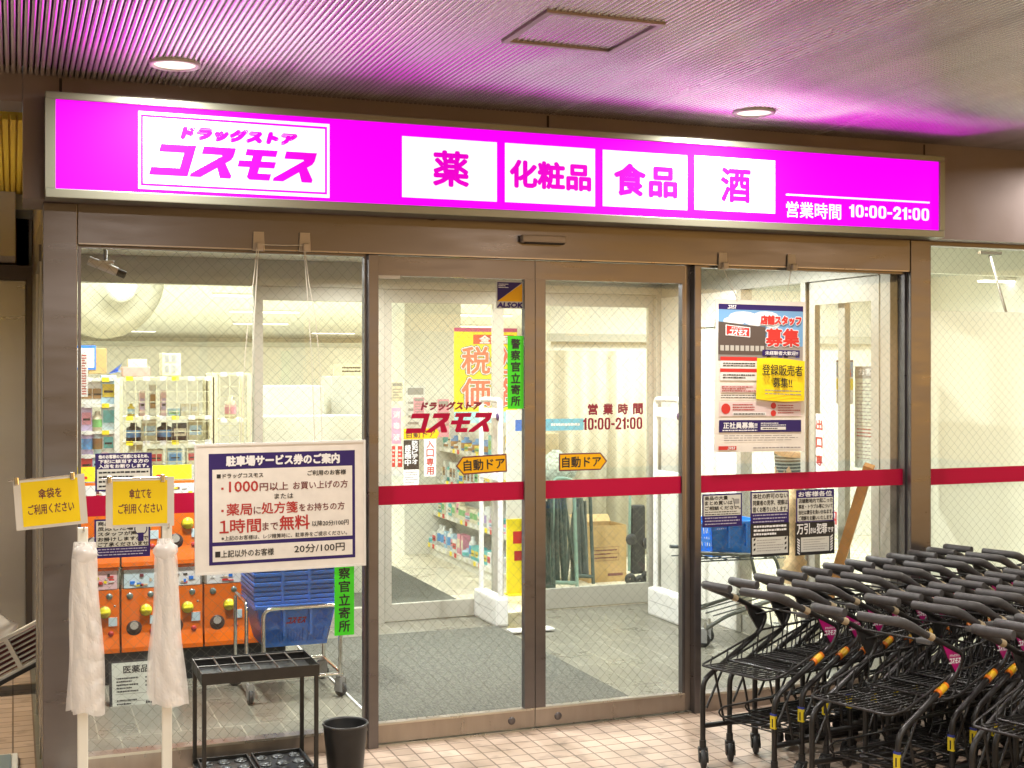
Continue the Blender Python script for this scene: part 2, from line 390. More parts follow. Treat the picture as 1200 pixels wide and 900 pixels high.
# ------------------------------------------------------------------ setting: ground, ceiling, floors
ZC, ZF, ZH, ZD, ZS = 3.12, 2.583, 2.40, 2.30, .109           # passage ceiling, fascia bottom, header bottom, door glass top, bottom rail
XL, XR = fx(50), 7.4                                           # shop front left corner, right end
XSIDE, YIN, ZV = 4.75, 2.97, 2.61                             # vestibule side wall, inner partition, vestibule ceiling
b = MB(); b.rect(-14, -16, 18, 60, -.012, mat('ground_base', (.2, .16, .12), .7)); struct('ground', b)
b = MB(); b.box(-8, 14, -14, -.02, -.01, 0, floor_out); struct('pavement', b)
b = MB(); b.box(-8, XL - .02, -.02, 3.6, -.01, 0, floor_out); struct('path', b)
b = MB(); b.box(XL - .02, XSIDE, -.02, YIN, -.01, .001, floor_in); struct('vestibule_floor', b)
b = MB(); b.box(XSIDE, 16, -.02, YIN, -.01, .002, floor_shop); b.box(XL - 8, 24, YIN, 38, -.01, .002, floor_shop); struct('shop_floor', b)

# ribbed metal ceiling of the passage: slats running towards the shop, dark gaps between
slat_m = mat('slat_metal', (.68, .64, .63), .24, .72, noise=.10, nscale=2, stretch=(3, .15, 1), rvar=.05)
slat_d = mat('slat_gap', (.045, .036, .036), .8)
b = MB(); b.box(-6, 12, -12.2, -.152, ZC + .035, ZC + .06, slat_d)
p = .0235; x = -6
while x < 12:
    w = p * .74
    z0 = ZC
    vs = []
    for yy in (-12, -.153):
        vs += [(x, yy, ZC + .016), (x + w * .08, yy, ZC + .0006), (x + w * .5, yy, ZC), (x + w * .92, yy, ZC + .0006), (x + w, yy, ZC + .016)]
    b.add(vs, [(i, i + 1, i + 6, i + 5) for i in range(4)], slat_m, True)
    x += p
struct('ceiling', b)
b = MB()
b.box(-9, XL - .02, 3.6, 3.8, 0, 3.4, mat('alley_wall', (.36, .31, .27), .6)); struct('alley_wall', b)
b = MB(); b.box(-3.0, -2.8, -.4, 3.6, 0, 3.4, MATS['alley_wall']); struct('alley_side_wall', b)

# lights of the passage
def downlight(x, y, label, on_=True):
    t = thing('downlight', label, 'ceiling light', (x, y, ZC), group='round downlights in the ribbed ceiling')
    b = MB(); b.lathe([(.084, -.004), (.090, -.012), (.104, -.010), (.106, .004)], (0, 0, 0), mat('trim_white', (.6, .56, .52), .35), 32); b.build('trim_ring', t, False)
    b = MB(); b.lathe([(.0005, -.0025), (.05, -.003), (.088, -.005)], (0, 0, 0), emit('downlight_lens', (1, .93, .78), 1.0), 32); b.build('lens', t, False)
    lamp_area('downlight_lamp', (0, 0, -.02), .17, P_DOWN, (1, .935, .86), parent=t)
    return t
DLX = (-2.17, .632, 3.432, 6.232)
for j, y in enumerate((-.585, -3.4, -6.2)):
    for i, x in enumerate(DLX):
        if j == 0 and i in (0,): continue
        lab = {(0, 1): 'round recessed downlight in the ribbed ceiling above the boxed store name', (0, 2): 'round recessed downlight in the ribbed ceiling above the last white box of the sign',
               (0, 3): 'round recessed downlight in the ribbed ceiling beyond the right end of the sign'}.get((j, i), 'round recessed downlight in the ribbed ceiling out over the passage')
        downlight(x, y, lab)

# ------------------------------------------------------------------ ceiling access hatch
c = [(*on(px, py, ZC - .004),) for px, py in ((640, 15), (776, 28), (716, 60.5), (594, 49))]
x0, x1 = (c[0][0] + c[3][0]) / 2, (c[1][0] + c[2][0]) / 2; y0, y1 = (c[0][1] + c[1][1]) / 2, (c[2][1] + c[3][1]) / 2
b = MB(); fr = mat('hatch_frame', (.40, .33, .31), .4, .7); e = .012
b.box(x0 - e, x0 + e, y0 - e, y1 + e, ZC - .008, ZC + .02, fr); b.box(x1 - e, x1 + e, y0 - e, y1 + e, ZC - .008, ZC + .02, fr)
b.box(x0 + e, x1 - e, y0 - e, y0 + e, ZC - .0082, ZC + .02, fr); b.box(x0 + e, x1 - e, y1 - e, y1 + e, ZC - .0082, ZC + .02, fr)
one('ceiling_hatch', b, 'square framed access hatch flush with the ribbed metal ceiling', 'hatch', (x0, y0, ZC))

# ------------------------------------------------------------------ fascia and storefront frame
sf = thing('storefront', 'brown metal shop front with columns, header beam and sills', 'shop front', (XL, 0, 0))
b = MB(); YF = -.15
b.box(fx(27, YF), XR + 2, YF, .25, ZF, ZC + .08, fascia_m)
for px in (71, 642, 1083):                                     # panel joints above the sign
    x = at(px, 150, YF)[0]; b.box(x - .006, x + .006, YF - .001, YF + .01, ZF + .006, ZC - .006, mat('joint', (.03, .022, .02), .8))
b.build('fascia', sf)
b = MB(); b.box(XL + .148, fx(1059), -.055, .06, ZH, ZF - .001, bronze); b.box(XL + .15, fx(1059) - .01, -.057, -.055, ZH, ZH + .006, bronze_lo); b.build('header_beam', sf)
def col(x0, x1, y0, y1, z1=ZF - .0015, nm='column'):
    b = MB(); b.box(x0, x1, y0, y1, .0, z1, bronze, .004); return b.build(nm, sf)
col(XL, fx(90), -.06, .07)
col(fx(428.7), fx(440.7), -.05, .06, ZH - .001)
col(fx(808.7), fx(816.5), -.05, .06, ZH - .001)
col(fx(1059.5), fx(1083), -.06, .07)
b = MB()
b.box(fx(1083), XR + 2, -.03, .05, 0, ZS, bronze_lo); b.build('sill', sf)
b = MB(); b.box(fx(1083), XR + 2, -.03, .05, ZF - .025, ZF - .0012, bronze); b.build('head_trim', sf)
b = MB(); b.box(XL + .002, XL + .05, .07, 3.6, 0, ZF, bronze); b.box(XL + .001, XL + .05, .07, 3.6, ZF, 3.2, fascia_m)
b.box(XL - .006, XL + .002, .35, .42, 0, 2.35, steel); b.box(XL - .008, XL + .002, 1.2, 1.3, 0, 2.35, steel); b.box(XL - .01, XL + .002, .35, 1.3, 2.35, 2.43, bronze)
b.build('side_wall', sf)

# windows and doors
def window(name, label, x0, x1, z0, z1, band=True, gm=glass_o, y=0.0, edge=.012, bz=(1.175, 1.268)):
    t = thing(name, label, 'window', (x0, y, 0))
    b = MB(); b.box(x0, x1, y - .03, y + .045, 0, z0, bronze_lo); b.box(x0, x1, y - .034, y - .03, z0 - .012, z0, steel)
    b.box(x0, x0 + edge, y - .02, y + .03, z0, z1, bronze); b.box(x1 - edge, x1, y - .02, y + .03, z0, z1, bronze); b.box(x0 + edge, x1 - edge, y - .019, y + .029, z1 - edge, z1, bronze)
    b.build('frame', t)
    b = MB(); b.add([(x0 + edge, y, z0), (x1 - edge, y, z0), (x1 - edge, y, z1 - edge), (x0 + edge, y, z1 - edge)], [(0, 1, 2, 3)], gm); b.build('pane', t)
    if band:
        b = MB(); b.box(x0 + edge, x1 - edge, y - .0032, y - .0012, bz[0], bz[1], red); b.build('red_stripe', t)
    return t
window('display_window', 'wide wired glass window of the left bay with capsule machines behind', XL + .15, fx(428.7), ZS - .01, ZH)
window('display_window', 'wired glass window between the doors and the frosted pane, recruitment poster hanging before it', fx(816.5), fx(1059.5), ZS - .01, ZH)
t = thing('frosted_window', 'tall window at the right edge with frosted film below clear top', 'window', (fx(1083), 0, 0))
zfr = at(1140, 365)[1]
b = MB(); b.add([(fx(1083), 0, ZS), (XR + 2, 0, ZS), (XR + 2, 0, ZF - .025), (fx(1083), 0, ZF - .025)], [(0, 1, 2, 3)], glass_o); b.build('pane', t)
fr_m = bpy.data.materials.new('frosted_film'); MATS['frosted_film'] = fr_m; fr_m.use_nodes = True
n_ = fr_m.node_tree; n_.nodes.clear(); N = n_.nodes.new; L = n_.links
o_ = N('ShaderNodeOutputMaterial'); df = N('ShaderNodeBsdfDiffuse'); df.inputs[0].default_value = (.82, .82, .76, 1); tl = N('ShaderNodeBsdfTranslucent'); tl.inputs[0].default_value = (.93, .93, .85, 1)
m1 = N('ShaderNodeMixShader'); m1.inputs[0].default_value = .7; L.new(df.outputs[0], m1.inputs[1]); L.new(tl.outputs[0], m1.inputs[2]); L.new(m1.outputs[0], o_.inputs[0])
b = MB(); b.box(fx(1083) + .002, XR + 2, .004, .0055, ZS, zfr, fr_m); b.build('frosted_film', t)
b = MB(); b.box(fx(1083) + .002, XR + 2, -.0034, -.0012, 1.168, 1.262, red); b.build('red_stripe', t)

def door(label, x0, x1, stiles):
    t = thing('sliding_door', label, 'door', (x0, 0, 0)); y0, y1 = -.012, .028
    a, c2 = stiles
    b = MB(); b.box(x0, x1, y0, y1, .012, ZS, bronze_lo); b.box(x0 + .001, x1 - .001, y0 - .003, y0, ZS - .010, ZS - .001, steel); b.build('bottom_rail', t)
    b = MB(); b.box(x0, x1, y0, y1, ZD, ZH - .004, bronze); b.build('top_rail', t)
    for (p, q) in ((x0, x0 + a), (x1 - c2, x1)):
        b = MB(); b.box(p, q, y0 - .002, y1, ZS + .0006, ZD - .0006, bronze); b.build('stile', t)
    b = MB(); b.add([(x0 + a, .006, ZS), (x1 - c2, .006, ZS), (x1 - c2, .006, ZD), (x0 + a, .006, ZD)], [(0, 1, 2, 3)], glass_o); b.build('pane', t)
    b = MB(); b.box(x0 + a, x1 - c2, .0022, .0046, 1.175, 1.268, red); b.build('red_stripe', t)
    xl = x1 - c2 - .07 if a < c2 else x0 + a + .07
    b = MB(); b.lathe([(.0005, -.006), (.016, -.006), (.02, -.002), (.02, .002)], (xl, y0, .055), bronze, 20, 'y'); b.build('lock', t)
    return t
door('automatic glass door leaf on the left bearing the crimson logo', fx(441), fx(625.6), (.004, .056))
door('automatic glass door leaf on the right bearing crimson opening hours', fx(626.4), fx(801.5), (.056, .018))
b = MB(); b.box(fx(803), fx(808.5), .0, .03, .0, ZH - .004, bronze_lo); b.build('door_jamb', sf)
b = MB(); b.box(fx(441), fx(808), -.03, .06, -.004, .008, steel); b.build('threshold', sf)
# door sensor on the header
X0, Z0 = at(609, 275.5, -.055); X1, Z1 = at(660, 287, -.055)
t = thing('door_sensor', 'slim beige motion sensor on the header above the doors', 'sensor', ((X0 + X1) / 2, -.055, Z0))
b = MB(); b.box(X0, X1, -.10, -.0552, Z1 + .004, Z0, mat('sensor_case', (.42, .35, .28), .35), .008); b.build('case', t)
b = MB(); b.box(X0 + .02, X1 - .01, -.098, -.06, Z1 - .002, Z1 + .004, dark_t); b.build('lens', t)
X0, Z0 = at(441, 322.5, .0); X1, Z1 = at(468, 327.5, .0)
one('door_guide', MB(), 'x', 'x') if False else None
b = MB(); b.box(X0 + .003, X1, -.0135, -.004, Z1 + .002, Z0 + .0, white_pl); one('door_switch_plate', b, 'small white plate at the upper left corner of the left door', 'plate', (X0, 0, Z1))

# ------------------------------------------------------------------ illuminated sign box
YS = -.27
em_m = emit('sign_magenta', (1, .0, .98), .80); em_t = emit('sign_lettering', (.82, .0, .62), .72); em_w = emit('sign_white', (.92, .96, 1), .80)
X0, Z0 = at(53, 106, YS); X1, Z1 = at(1107.3, 277, YS); zt = 3.032; zb = 2.577
sg = thing('sign_box', 'long magenta illuminated shop sign with five white panels on the fascia', 'sign', (X0, YS, zb))
frm = mat('sign_frame', (.24, .25, .20), .4, .7); e = .05
fb = MB()
fb.box(X0, X1, YS, YF - .001, zt - .032, zt, frm, .004); fb.box(X0, X1, YS + .001, YF - .001, zb, zb + .040, frm, .004)
fb.box(X0, X0 + .042, YS + .0005, YF - .001, zb + .04, zt - .032, frm); fb.box(X1 - .034, X1, YS + .0005, YF - .001, zb + .04, zt - .032, frm)
fb.build('frame', sg)
yp = YS + .012
pb = MB(); pb.box(X0 + .042, X1 - .034, yp, yp + .02, zb + .04, zt - .032, em_m)
def srect(px, m, lift, grow=0.0):
    a, z1 = at(px[0], px[1], yp); c2, z0 = at(px[2], px[3], yp)
    pb.add([(a - grow, yp - lift, z0 - grow), (c2 + grow, yp - lift, z0 - grow), (c2 + grow, yp - lift, z1 + grow), (a - grow, yp - lift, z1 + grow)], [(0, 1, 2, 3)], m)
def stext(body, px, m, lift=.004, bold=.0, shear=0.0, sp=1.0):
    a, z1 = at(px[0], px[1], yp); c2, z0 = at(px[2], px[3], yp)
    q = MB(); q.text(body, a, z0, c2, z1, 0, m, bold, shear, sp)
    for f in range(len(q.f)): pass
    pb.add([(x, yp - lift - h, z) for (x, z, h) in q.v], q.f, m)
def logo(mb, x0, y0, x1, y1, h, m, shear=.28, th=.25):
    """four thick slanted katakana strokes drawn as polygons in a box"""
    w = (x1 - x0) / 4.0; H = y1 - y0
    G = [
        [[(.06, 1), (.96, 1), (.96, 0), (-.02, 0), (-.02, th), (.70, th), (.70, 1 - th), (.06, 1 - th)]],
        [[(.06, 1), (.90, 1), (.90, .72), (.86, .60), (.20, 0), (-.08, 0), (-.08, .10), (.60, .72), (.58, 1 - th), (.06, 1 - th)], [(.50, .46), (.70, .56), (.98, .10), (.98, 0), (.70, 0)]],
        [[(.10, 1), (.92, 1), (.92, 1 - th * .85), (.10, 1 - th * .85)], [(-.02, .62), (.96, .62), (.96, .62 - th * .85), (-.02, .62 - th * .85)], [(.30, 1), (.56, 1), (.56, .22), (.92, .22), (.92, 0), (.38, 0), (.30, .08)]],
        [[(.06, 1), (.90, 1), (.90, .72), (.86, .60), (.20, 0), (-.08, 0), (-.08, .10), (.60, .72), (.58, 1 - th), (.06, 1 - th)], [(.50, .46), (.70, .56), (.98, .10), (.98, 0), (.70, 0)]],
    ]
    n = 0
    for i, g in enumerate(G):
        for poly in g:
            pts = [(x0 + (i + .05 + p * .92) * w - shear * H * .5 + shear * q * H, y0 + q * H, h + n * .00006) for p, q in poly]
            mb.add(pts, [tuple(range(len(pts)))[::-1]], m); n += 1
srect((162, 130, 386, 232), em_w, .002); srect((165, 134, 383, 228), em_m, .0035); srect((167.5, 137, 380.5, 225.5), em_w, .005)
stext('ドラッグストア', (213, 149, 344, 170), em_t, .007, .008, .25)
a, z1 = at(178, 168, yp); c2, z0 = at(372, 215, yp); q = MB(); logo(q, a, z0, c2, z1, 0, em_t)
pb.add([(x, yp - .007 - h, z) for (x, z, h) in q.v], q.f, em_t)
for px in ((471, 159.5, 582, 236.5), (591.5, 167.5, 697, 242), (706, 175.5, 805, 246.5), (813.5, 182, 908, 250.5)): srect(px, em_w, .003)
stext('薬', (508, 177, 548, 219), em_t, .006, .006); stext('化粧品', (598, 188, 691, 223.5), em_t, .006, .0065)
stext('食品', (720, 192, 792, 231.5), em_t, .006, .0068, 0.0, 1.1); stext('酒', (845, 197, 878, 237), em_t, .006, .0065)
srect((921, 227.2, 1089, 238.5), em_w, .003) if False else None
a, z1 = at(921, 227, yp); c2, z0 = at(1089, 237.5, yp); pb.box(a, c2, yp - .003, yp - .001, z1 - .009, z1, em_w)
stext('営業時間', (921, 236, 985, 257.5), em_w, .004, .0012); a, z1 = at(994, 239.5, yp); c2, z0 = at(1089, 259, yp); q = MB(); q.digits('10:00-21:00', a, z0, c2, z1, 0, em_w, .0055); pb.add([(x, yp - .004 - h, z) for (x, z, h) in q.v], q.f, em_w)
pb.build('face', sg)
# ------------------------------------------------------------------ hooks and cords on the header
def hook(px, py, label):
    x, z = at(px, py, -.058)
    t = thing('hook', label, 'hook', (x, -.058, z), group='beige stick-on hooks on the header')
    b = MB(); b.prism([(-.024, .045), (.024, .045), (.028, -.045), (-.028, -.045)], -.008, -.0, beige_pl, 'y'); b.build('plate', t, False)
    b = MB(); b.bend([(0, -.008, 0), (0, -.03, -.012), (0, -.045, -.03), (0, -.04, -.005)], [.009] * 12, beige_pl, 8, .01) if False else b.box(-.014, .018, -.04, -.008, -.045, -.008, beige_pl, .008)
    b.build('catch', t, False); return t
hook(303, 283, 'beige stick-on hook holding a cord, leftmost on the header')
hook(357, 284, 'beige stick-on hook holding a cord, above the post left of the doors')
hook(846.5, 306, 'beige stick-on hook above the left corner of the recruitment poster')
hook(927, 308, 'beige stick-on hook above the right corner of the recruitment poster')
cord_m = mat('cord', (.72, .68, .58), .8)
def cord(pts, label, Y0=-.09, Y1=-.06, r=.0022):
    n = len(pts); P = []
    for i, (px, py) in enumerate(pts):
        y = Y0 + (Y1 - Y0) * i / (n - 1); x, z = at(px, py, y); P.append((x, y, z))
    b = MB(); b.tube(P, r, cord_m, 5); return one('cord', b, label, 'cord', P[0])
cord([(301, 290), (297, 330), (291, 375), (287, 420), (284, 470), (282, 524)], 'outer white cord running from the leftmost hook down to the parking board')
cord([(303, 290), (300, 340), (297, 400), (295, 460), (293, 524)], 'inner white cord running from the leftmost hook down to the parking board')
cord([(357, 290), (362, 330), (370, 375), (375, 430), (378, 522)], 'outer white cord falling from the second hook to the parking board')
cord([(356, 290), (360, 340), (364, 400), (367, 460), (369, 522)], 'inner white cord falling from the second hook to the parking board')
cord([(305, 286.5), (330, 287.5), (355, 287.5)], 'thin white cord strung level between the first two hooks', -.096, -.096)
cord([(847, 313), (852, 325), (862, 345), (864, 353)], 'white cord from hook to the poster, on its left side', -.09, -.05)
cord([(927, 315), (925, 328), (922, 345), (920, 353)], 'white cord from hook to the poster, on its right side', -.09, -.05)

# ------------------------------------------------------------------ recruitment poster
def poster(b, w, h):
    x0, x1, y0, y1 = -w / 2, w / 2, -h / 2, h / 2
    X = lambda u: x0 + u * w
    Yv = lambda v: y1 - v * h
    b.box(x0, x1, y0, y1, -.003, 0, lamin)
    def r(u0, v0, u1, v1, m, k=1): b.rect(X(u0), Yv(v1), X(u1), Yv(v0), .0006 * k, m)
    def tx(s, u0, v0, u1, v1, m, k=4, bold=0): b.text(s, X(u0), Yv(v1), X(u1), Yv(v0), .0006 * k, m, bold)
    r(.03, .03, .97, .065, purple); logo(b, X(.13), Yv(.06), X(.22), Yv(.036), .0024, white_t)
    r(.03, .065, .97, .36, mat('poster_sky', (.16, .36, .62), .4))
    cl = mat('poster_cloud', (.72, .76, .78), .4)
    for (u, v, a, c_) in ((.30, .11, .16, .035), (.45, .13, .16, .04), (.55, .10, .14, .03), (.2, .14, .12, .03), (.62, .15, .10, .03)):
        b.add([(X(u) + math.cos(k * .5236) * a * w, Yv(v) + math.sin(k * .5236) * c_ * h, .0012 + u * .0004) for k in range(12)], [tuple(range(12))], cl)
    b.add([(X(.03), Yv(.145), .002), (X(.03), Yv(.36), .002), (X(.55), Yv(.36), .002), (X(.55), Yv(.175), .002)], [(0, 1, 2, 3)], mat('poster_store', (.085, .065, .06), .4))
    r(.03, .355, .55, .40, mat('poster_front', (.25, .24, .23), .4), 2)
    r(.55, .30, .97, .40, mat('poster_lot', (.34, .31, .29), .4), 2)
    for k in range(9): r(.05 + k * .055, .30, .09 + k * .055, .335, mat('poster_window', (.45, .44, .40), .4), 5)
    for k in range(6): r(.56 + k * .065, .345, .605 + k * .065, .375, [dark_t, grey_pl, blue_p][k % 3], 5)
    b.add([(X(.105), Yv(.165), .004), (X(.105), Yv(.235), .004), (X(.375), Yv(.245), .004), (X(.375), Yv(.18), .004)], [(0, 1, 2, 3)], white_t)
    b.add([(X(.115), Yv(.17), .0045), (X(.115), Yv(.23), .0045), (X(.365), Yv(.24), .0045), (X(.365), Yv(.185), .0045)], [(0, 1, 2, 3)], red_b)
    b.text('ドラッグストア', X(.17), Yv(.193), X(.31), Yv(.178), .005, white_t, .0005, .2); logo(b, X(.14), Yv(.233), X(.34), Yv(.197), .005, white_t)
    for s, q, m in (('店舗スタッフ', (.49, .10, .94, .155), red_b), ('募集', (.55, .185, .92, .30), red_b)):
        tx(s, *q, white_t, 8, .008); tx(s, *q, m, 9.5, .0035)
    r(.51, .325, .93, .365, purple, 8); tx('未経験者大歓迎!!', .54, .332, .91, .359, white_t, 9, .0005)
    r(.05, .375, .455, .40, red_b, 8); r(.05, .40, .455, .46, paper, 7); r(.05, .452, .455, .475, red_b, 8); r(.05, .475, .455, .53, paper, 7)
    b.bars(X(.08), Yv(.44), X(.43), Yv(.41), 2, .006, dark_t, .5, 3); b.bars(X(.08), Yv(.52), X(.43), Yv(.485), 2, .006, dark_t, .5, 4)
    r(.06, .56, .46, .61, mat('pale_pink', (.75, .6, .58), .5), 6); b.bars(X(.07), Yv(.605), X(.44), Yv(.565), 3, .006, red_t, .5, 5)
    b.bars(X(.06), Yv(.65), X(.44), Yv(.62), 2, .006, dark_t, .4, 6)
    r(.045, .67, .955, .765, mat('pale_pink', (.75, .6, .58), .5), 5)
    for (u, v, q) in ((.115, .715, .05), (.64, .695, .03), (.64, .745, .03)):
        b.add([(X(u) + math.cos(k * .3927) * q * w, Yv(v) + math.sin(k * .3927) * q * w, .0045) for k in range(16)], [tuple(range(16))], red_b)
    b.bars(X(.19), Yv(.73), X(.43), Yv(.68), 3, .0045, red_t, .5, 7); r(.19, .738, .56, .76, paper, 7); b.bars(X(.2), Yv(.757), X(.54), Yv(.742), 1, .0052, dark_t, .6, 8)
    b.bars(X(.69), Yv(.75), X(.94), Yv(.685), 4, .0045, red_t, .4, 9)
    r(.045, .79, .955, .87, purple, 6); tx('正社員募集!!', .09, .805, .46, .845, white_t, 8, .0012); b.bars(X(.08), Yv(.865), X(.46), Yv(.85), 1, .005, white_t, .6, 10)
    b.bars(X(.5), Yv(.83), X(.78), Yv(.805), 2, .005, white_t, .5, 11); r(.5, .835, .78, .855, paper, 8); b.bars(X(.52), Yv(.852), X(.76), Yv(.838), 1, .0055, dark_t, .6, 12)
    b.bars(X(.10), Yv(.93), X(.92), Yv(.885), 3, .004, mat('faint_ink', (.3, .27, .26), .5), .35, 13)
    r(.04, .96, .235, .985, red_b, 6); logo(b, X(.14), Yv(.982), X(.22), Yv(.964), .0046, white_t); b.bars(X(.42), Yv(.985), X(.95), Yv(.962), 1, .004, MATS['faint_ink'], .4, 14)
    r(.035, .0295, .965, .0305, purple, 6)
px = (838, 351, 943.5, 528)
po = sheet('recruitment_poster', 'tall laminated recruitment poster hung on cords before the right window', 'poster', px, -.05, poster, R(-.6))
def note(b, w, h):
    n = 10                                                     # curled yellow sheet
    vs = []; 
    for i in range(n + 1):
        u = i / n; z = .006 + .018 * math.sin(u * 2.6) * u
        vs += [(-w / 2 + u * w, -h / 2 - .01 * math.sin(u * 3), z), (-w / 2 + u * w, h / 2 + .006 * math.sin(u * 4), z * .6)]
    b.add(vs, [(2 * i, 2 * i + 2, 2 * i + 3, 2 * i + 1) for i in range(n)], yellow, True)
    b.text('登録販売者', -w * .43, h * .10, w * .42, h * .36, .026, dark_t, .0008); b.text('募集!!', -w * .2, -h * .2, w * .2, h * .04, .026, dark_t, .0008)
    b.bars(-w * .36, -h * .40, w * .4, -h * .24, 2, .026, MATS['faint_ink'], .35, 3)
sheet('yellow_note', 'curled yellow notice taped over the recruitment poster', 'notice', (886, 421, 941.5, 468), -.06, note, R(-2))

# ------------------------------------------------------------------ parking service board
def board(b, w, h):
    x0, y1 = -w / 2, h / 2
    X = lambda u: x0 + u * w
    Yv = lambda v: y1 - v * h
    b.box(-w / 2, w / 2, -h / 2, h / 2, -.008, 0, lamin, .003)
    for q in ((0, .0, 1, .018), (0, .982, 1, 1), (0, .018, .013, .982), (.987, .018, 1, .982)): b.box(X(q[0]), X(q[2]), Yv(q[3]), Yv(q[1]), -.009, .003, white_pl)
    b.rect(X(.08), Yv(.93), X(.935), Yv(.078), .0006, purple)
    b.rect(X(.10), Yv(.755), X(.918), Yv(.20), .0012, lamin); b.rect(X(.10), Yv(.905), X(.918), Yv(.785), .0012, lamin)
    def tx(s, u0, v0, u1, v1, m, bold=.0): b.text(s, X(u0), Yv(v1), X(u1), Yv(v0), .002, m, bold)
    tx('駐車場サービス券のご案内', .18, .10, .84, .175, white_t, .0025)
    tx('■ドラッグコスモス', .125, .232, .39, .268, dark_t, .0006); tx('ご利用のお客様', .65, .228, .88, .268, dark_t, .0006)
    b.rect(X(.15), Yv(.355), X(.163), Yv(.338), .002, red_t); b.rect(X(.15), Yv(.525), X(.163), Yv(.508), .002, red_t)
    tx('1000', .195, .295, .36, .375, red_t, .0012); tx('円以上', .37, .312, .535, .373, brown_t, .0008); tx('お買い上げの方', .565, .312, .89, .372, brown_t, .0006)
    tx('または', .455, .40, .565, .44, dark_t, .0004)
    tx('薬局', .18, .465, .325, .555, red_t, .001); tx('に', .335, .495, .375, .55, brown_t, .0006); tx('処方箋', .38, .465, .59, .552, red_t, .001); tx('をお持ちの方', .60, .485, .87, .545, brown_t, .0006)
    b.text('１', X(.14), Yv(.69), X(.19), Yv(.59), .002, red_t, .0012, 0, 1, True); tx('時間', .20, .585, .375, .69, red_t, .0012); tx('まで', .385, .62, .475, .68, brown_t, .0006); tx('無料', .485, .575, .66, .685, red_t, .0016); tx('以降20分/100円', .675, .625, .895, .668, dark_t, .0004)
    tx('※上記のお客様は、レジ精算時に、駐車券をご提示ください。', .15, .71, .885, .745, dark_t, .0003)
    tx('■上記以外のお客様', .115, .82, .45, .875, dark_t, .0006); tx('20分/100円', .57, .805, .87, .87, dark_t, .0006)
sheet('parking_board', 'large framed white board about parking tickets hung before the left window', 'board', (228, 520, 428.5, 663), -.075, board, R(.25))

# ------------------------------------------------------------------ green and other stickers on the panes
def vtext(b, s, w, h, m, mx=.2, top=.03, bot=.03, bold=.0, hh=.0015):
    n = len(s); ch = h * (1 - top - bot) / n
    for i, c_ in enumerate(s):
        yc = h / 2 - h * top - (i + .5) * ch; k = min(ch * .42, w * (.5 - mx))
        b.text(c_, -k, yc - k, k, yc + k, hh, m, bold)
def green(b, w, h):
    b.box(-w / 2, w / 2, -h / 2, h / 2, -.0008, 0, green_s); vtext(b, '警察官立寄所', w, h, dark_t, .16, .03, .03, .0012)
sheet('green_sticker', 'bright green vertical sticker at the meeting edge of the left door', 'sticker', (594.8, 393.5, 613.6, 479), -.004, green)
sheet('green_sticker', 'bright green vertical sticker on the window under the parking board', 'sticker', (392, 646, 415, 743.5), -.004, green)
def arrow(left):
    def f(b, w, h):
        k = h * .42
        P = [(-w / 2, 0), (-w / 2 + k, -h / 2), (w / 2, -h / 2), (w / 2, h / 2), (-w / 2 + k, h / 2)]
        if not left: P = [(-x, y) for x, y in P][::-1]
        b.prism(P, -.0008, 0, brown_t)
        g = .007; Q = [(-w / 2 + g * 1.3, 0), (-w / 2 + k + g * .3, -h / 2 + g), (w / 2 - g, -h / 2 + g), (w / 2 - g, h / 2 - g), (-w / 2 + k + g * .3, h / 2 - g)]
        if not left: Q = [(-x, y) for x, y in Q][::-1]
        b.add([(x, y, .0006) for x, y in Q], [tuple(range(5))], orange_s)
        o = .012 if left else -.012
        b.text('自動ドア', -w * .39 + o, -h * .30, w * .41 + o, h * .30, .0012, dark_t, .0012)
    return f
sheet('arrow_sticker', 'orange arrow sticker pointing left on the left door', 'sticker', (534, 534.5, 594, 554), .001, arrow(True), R(2.2))
sheet('arrow_sticker', 'orange arrow sticker pointing right on the right door', 'sticker', (655, 531.5, 711.5, 550.5), .001, arrow(False))
def door_logo(b, w, h):
    b.text('ドラッグストア', -w * .32, h * .22, w * .33, h * .46, 0, red_d, .003, .25); logo(b, -w * .47, -h * .47, w * .47, h * .12, .0002, red)
sheet('door_logo', 'crimson slanted katakana logo lettered on the left door glass', 'lettering', (474, 470, 580, 507), .003, door_logo)
def hours(b, w, h):
    for i, c_ in enumerate('営業時間'): b.text(c_, -w * .40 + i * w * .245, h * .10, -w * .25 + i * w * .245, h * .48, 0, red_d, .0025)
    b.digits('10:00-21:00', -w * .49, -h * .46, w * .49, -h * .02, 0, red_d, .0042)
sheet('door_hours', 'crimson opening hours lettered on the right door glass', 'lettering', (682, 473, 754, 504), .003, hours)
def alsok(b, w, h):
    b.box(-w / 2, w / 2, -h / 2, h / 2, -.001, 0, mat('sticker_silver', (.45, .45, .42), .4)); e = .006
    x0, x1, y1, yb = -w / 2 + e, w / 2 - e, h / 2 - e, -h / 2 + h * .26
    b.add([(x0, yb, .0005), (x0, y1, .0005), (x1, y1, .0005)], [(0, 2, 1)], purple); b.add([(x0, yb, .0007), (x1, yb, .0007), (x1, y1 - .004, .0007)], [(0, 1, 2)], orange_s)
    b.text('ALSOK', x0, -h / 2 + e, x1, yb - .006, .001, purple, .0022, .15); b.bars(x0 + .006, y1 - h * .22, x0 + w * .4, y1 - .006, 3, .001, white_t, .5, 2)
sheet('security_sticker', 'blue and yellow security company sticker at the top corner of left door', 'sticker', (581.5, 329, 613.3, 362), .001, alsok)

